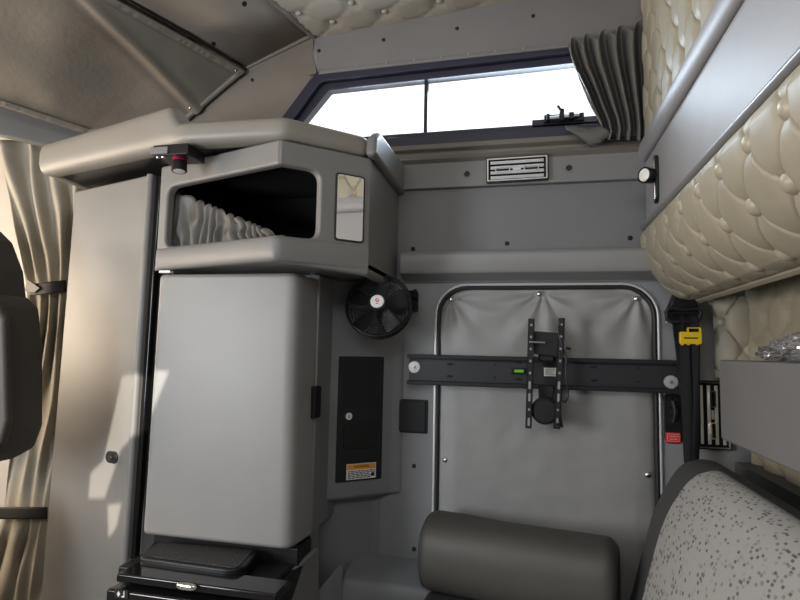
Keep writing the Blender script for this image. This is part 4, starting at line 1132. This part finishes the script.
# privacy curtain
pc_ = thing('privacy_curtain', 'beige cloth curtain gathered at the cab opening beside the closet', 'curtain', at(35, 400, 1.50))
LL = [(142, -4), (170, 2), (210, 11), (250, 21), (287, 29), (330, 26), (400, 16), (460, 9), (513, 2), (560, -12), (620, -34), (760, -70)]
RL = [(142, 96), (185, 92), (287, 78), (400, 68), (513, 58), (620, 46), (760, 32)]
def interp(Lq, y):
    for (a, x0), (b, x1) in zip(Lq, Lq[1:]):
        if y <= b: return x0 + (x1 - x0) * (y - a) / (b - a)
    return Lq[-1][1]
def pcf(i, j):
    y = 140 + 600 * j; l, r = interp(LL, y), interp(RL, y)
    sq = math.exp(-((y - 287) / 26) ** 2) + math.exp(-((y - 513) / 24) ** 2)
    ph = 2 * PI * (4.3 * i + .35 * math.sin(y / 70) + .25 * noise.noise(V((i * 3, y / 90, 2))))
    x = l + (r - l) * (i + .03 * math.sin(ph) + .03 * noise.noise(V((i * 5, y / 50, 3))))
    lowf = max(.45, min(1, 1 - (y - 330) / 160)); dep = lowf * (.020 * (1 - .6 * min(1, sq))) * math.sin(ph) + (.022 + .02 * (1 - lowf)) * noise.noise(V((i * 4, y / 60, 7))) * (1 - .7 * min(1, sq))
    return at(x, y, 1.56 + dep - .02 * min(1, sq) * math.sin(PI * i))
MB().grid(pcf, 150, 120).build('cloth', 'curt', pc_, ang=80, solid=.002)
for y, lx, rx in ((286, 29, 66), (513, -10, 47)):
    def stf(i, j, y=y, lx=lx, rx=rx):
        x = lx + (rx - lx) * i; yy = y - 6 + 12 * j + (4 * (1 - i) if y < 400 else 0)
        return at(x, yy, 1.535 - .032 * math.sin(PI * (.1 + .9 * i)) ** .7)
    MB().grid(stf, 20, 6).build('tie_strap', 'strap', pc_, ang=80, solid=.003)
tb = [at(27, 279, 1.50), at(40, 288, 1.495), at(34, 293, 1.50), at(24, 291, 1.505)]
MB().extr(tb, (0, .006, 0)).build('strap_tip', 'pouch', pc_, bevel=.002)

# driver's seat seen at the left
seat = thing('cab_seat', 'dark brown leather cab seat back at the left edge before the curtain', 'seat', at(0, 455, 1.2))
def seat_part(name, pts, y0, y1, bev):
    P = [at(x, y, y1) for x, y in pts]
    MB().extr(P, (0, y0 - y1, 0)).build(name, 'seat', seat, bevel=bev, seg=5)
hp2 = round_poly([(-75, 300), (-75, 229), (2, 231), (14, 243), (25, 272), (28, 300), (22, 312), (-75, 318)], [0, .0, 8, 8, 10, 8, 4, 0])
seat_part('headrest', hp2, 1.16, 1.27, .03)
bp = round_poly([(-75, 296), (10, 296), (32, 298), (42, 308), (46, 350), (46, 425), (38, 447), (18, 458), (-75, 452)], [0, 0, 6, 8, 10, 10, 10, 10, 0])
seat_part('seat_back', bp, 1.12, 1.25, .03)
bp = round_poly([(-75, 306), (5, 306), (12, 318), (15, 420), (8, 446), (-75, 446)], [0, 6, 8, 10, 8, 0])
seat_part('back_panel', bp, 1.095, 1.118, .01)
MB().box(at(-40, 455, 1.2).x - .3, .9, 0, at(-14, 455, 1.2).x, 1.25, .78).build('seat_base', 'seat', seat, bevel=.03)

# added unseen mask: holes shaped to throw the sun patches on closet and cabinet
SUN = V((-.10, .85, -.30)).normalized()
def on_mask(px, py):
    p = onL(px, py); t = (-.5 - p.y) / SUN.y; return p + SUN * t
patch_holes = [[(122, 377), (170, 373), (156, 416), (121, 450), (104, 500), (88, 500), (90, 474), (103, 462)], [(107, 506), (121, 504), (116, 528), (108, 540)], [(100, 566), (108, 572), (104, 600), (95, 600)]]
bmw = bmesh.new(); edges = []
for loop_ in [[V((-1.42, -.49, 1.23)), V((-.58, -.49, 1.23)), V((-.58, -.49, 1.97)), V((-1.42, -.49, 1.97))]] + [[V((q.x, -.49, q.z)) for q in (on_mask(*g) for g in G)] for G in patch_holes]:
    vs = [bmw.verts.new(p) for p in loop_]
    for k in range(len(vs)): edges.append(bmw.edges.new((vs[k], vs[(k + 1) % len(vs)])))
bmesh.ops.triangle_fill(bmw, use_beauty=True, use_dissolve=False, edges=edges)
mb = MB(); mb.bm.free(); mb.bm = bmw
struct(mb.build('sun_mask', 'dark_cab', None, solid=.006))
struct(MB().box(-.56, -.50, 1.73, .37, -.49, 2.1).build('sun_block_panel', 'ext', None))  # added unseen panel to keep stray sun off the door, not a window
sl = bpy.data.lights.new('sun', 'SUN'); sl.energy = 6; sl.angle = math.radians(.5); sl.color = (1, .93, .80)
so = bpy.data.objects.new('sun', sl); COL.objects.link(so); so.rotation_euler = SUN.to_track_quat('-Z', 'Y').to_euler(); so.location = (-3, -4, 4)

# ================================================================== LIGHT
def area(name, loc, target, sx, sy, power, col):
    l = bpy.data.lights.new(name, 'AREA'); l.shape = 'RECTANGLE'; l.size = sx; l.size_y = sy; l.energy = power; l.color = col
    o = bpy.data.objects.new(name, l); COL.objects.link(o); o.location = loc
    o.rotation_euler = (V(target) - V(loc)).to_track_quat('-Z', 'Y').to_euler(); return o
area('assumed_windscreen_light', (-2.9, .6, 1.35), (-1, .7, 1.65), 1.9, .7, 44, (1, .79, .57))  # added area lamp, daylight assumed to come through the unseen windscreen
area('assumed_left_fill', (-1.55, -.46, 1.2), (-.4, 1.5, 1.55), .8, .7, 40, (.90, .95, 1))  # added area lamp for assumed light from behind left; no driver window is built
area('added_fill_behind_camera', (-.18, -.46, 1.9), (-.1, 1.4, 1.3), 1.0, .3, 8, (.96, .98, 1))  # added fill lamp in front of the closed opposite wall, no window there
area('far_window_daylight', (-.15, 1.79, 1.98), (0, 0, 1.5), .9, .15, 9, (.72, .84, 1))
w = bpy.data.worlds.new('sky'); sc.world = w; w.use_nodes = True
w.node_tree.nodes['Background'].inputs['Color'].default_value = (.97, .985, 1, 1)
w.node_tree.nodes['Background'].inputs['Strength'].default_value = 1.5

# ================================================================== CAMERA
cam = bpy.data.cameras.new('camera'); co = bpy.data.objects.new('camera', cam); COL.objects.link(co)
cam.sensor_width = 36; cam.lens = F / 800 * 36; cam.clip_start = .02; cam.clip_end = 100
right = V((_vx.x, _v1.x, _up.x)); down = V((_vx.y, _v1.y, _up.y)); fwd = V((_vx.z, _v1.z, _up.z))
co.matrix_world = Matrix(((right.x, -down.x, -fwd.x, 0), (right.y, -down.y, -fwd.y, 0), (right.z, -down.z, -fwd.z, 1.2), (0, 0, 0, 1)))
sc.camera = co
sc.view_settings.view_transform = 'Standard'; sc.view_settings.look = 'None'
sc.view_settings.exposure = .2; sc.view_settings.gamma = 1
sc.cycles.use_denoising = True
sc.cycles.max_bounces = 8; sc.cycles.diffuse_bounces = 5; sc.cycles.glossy_bounces = 4; sc.cycles.transparent_max_bounces = 8
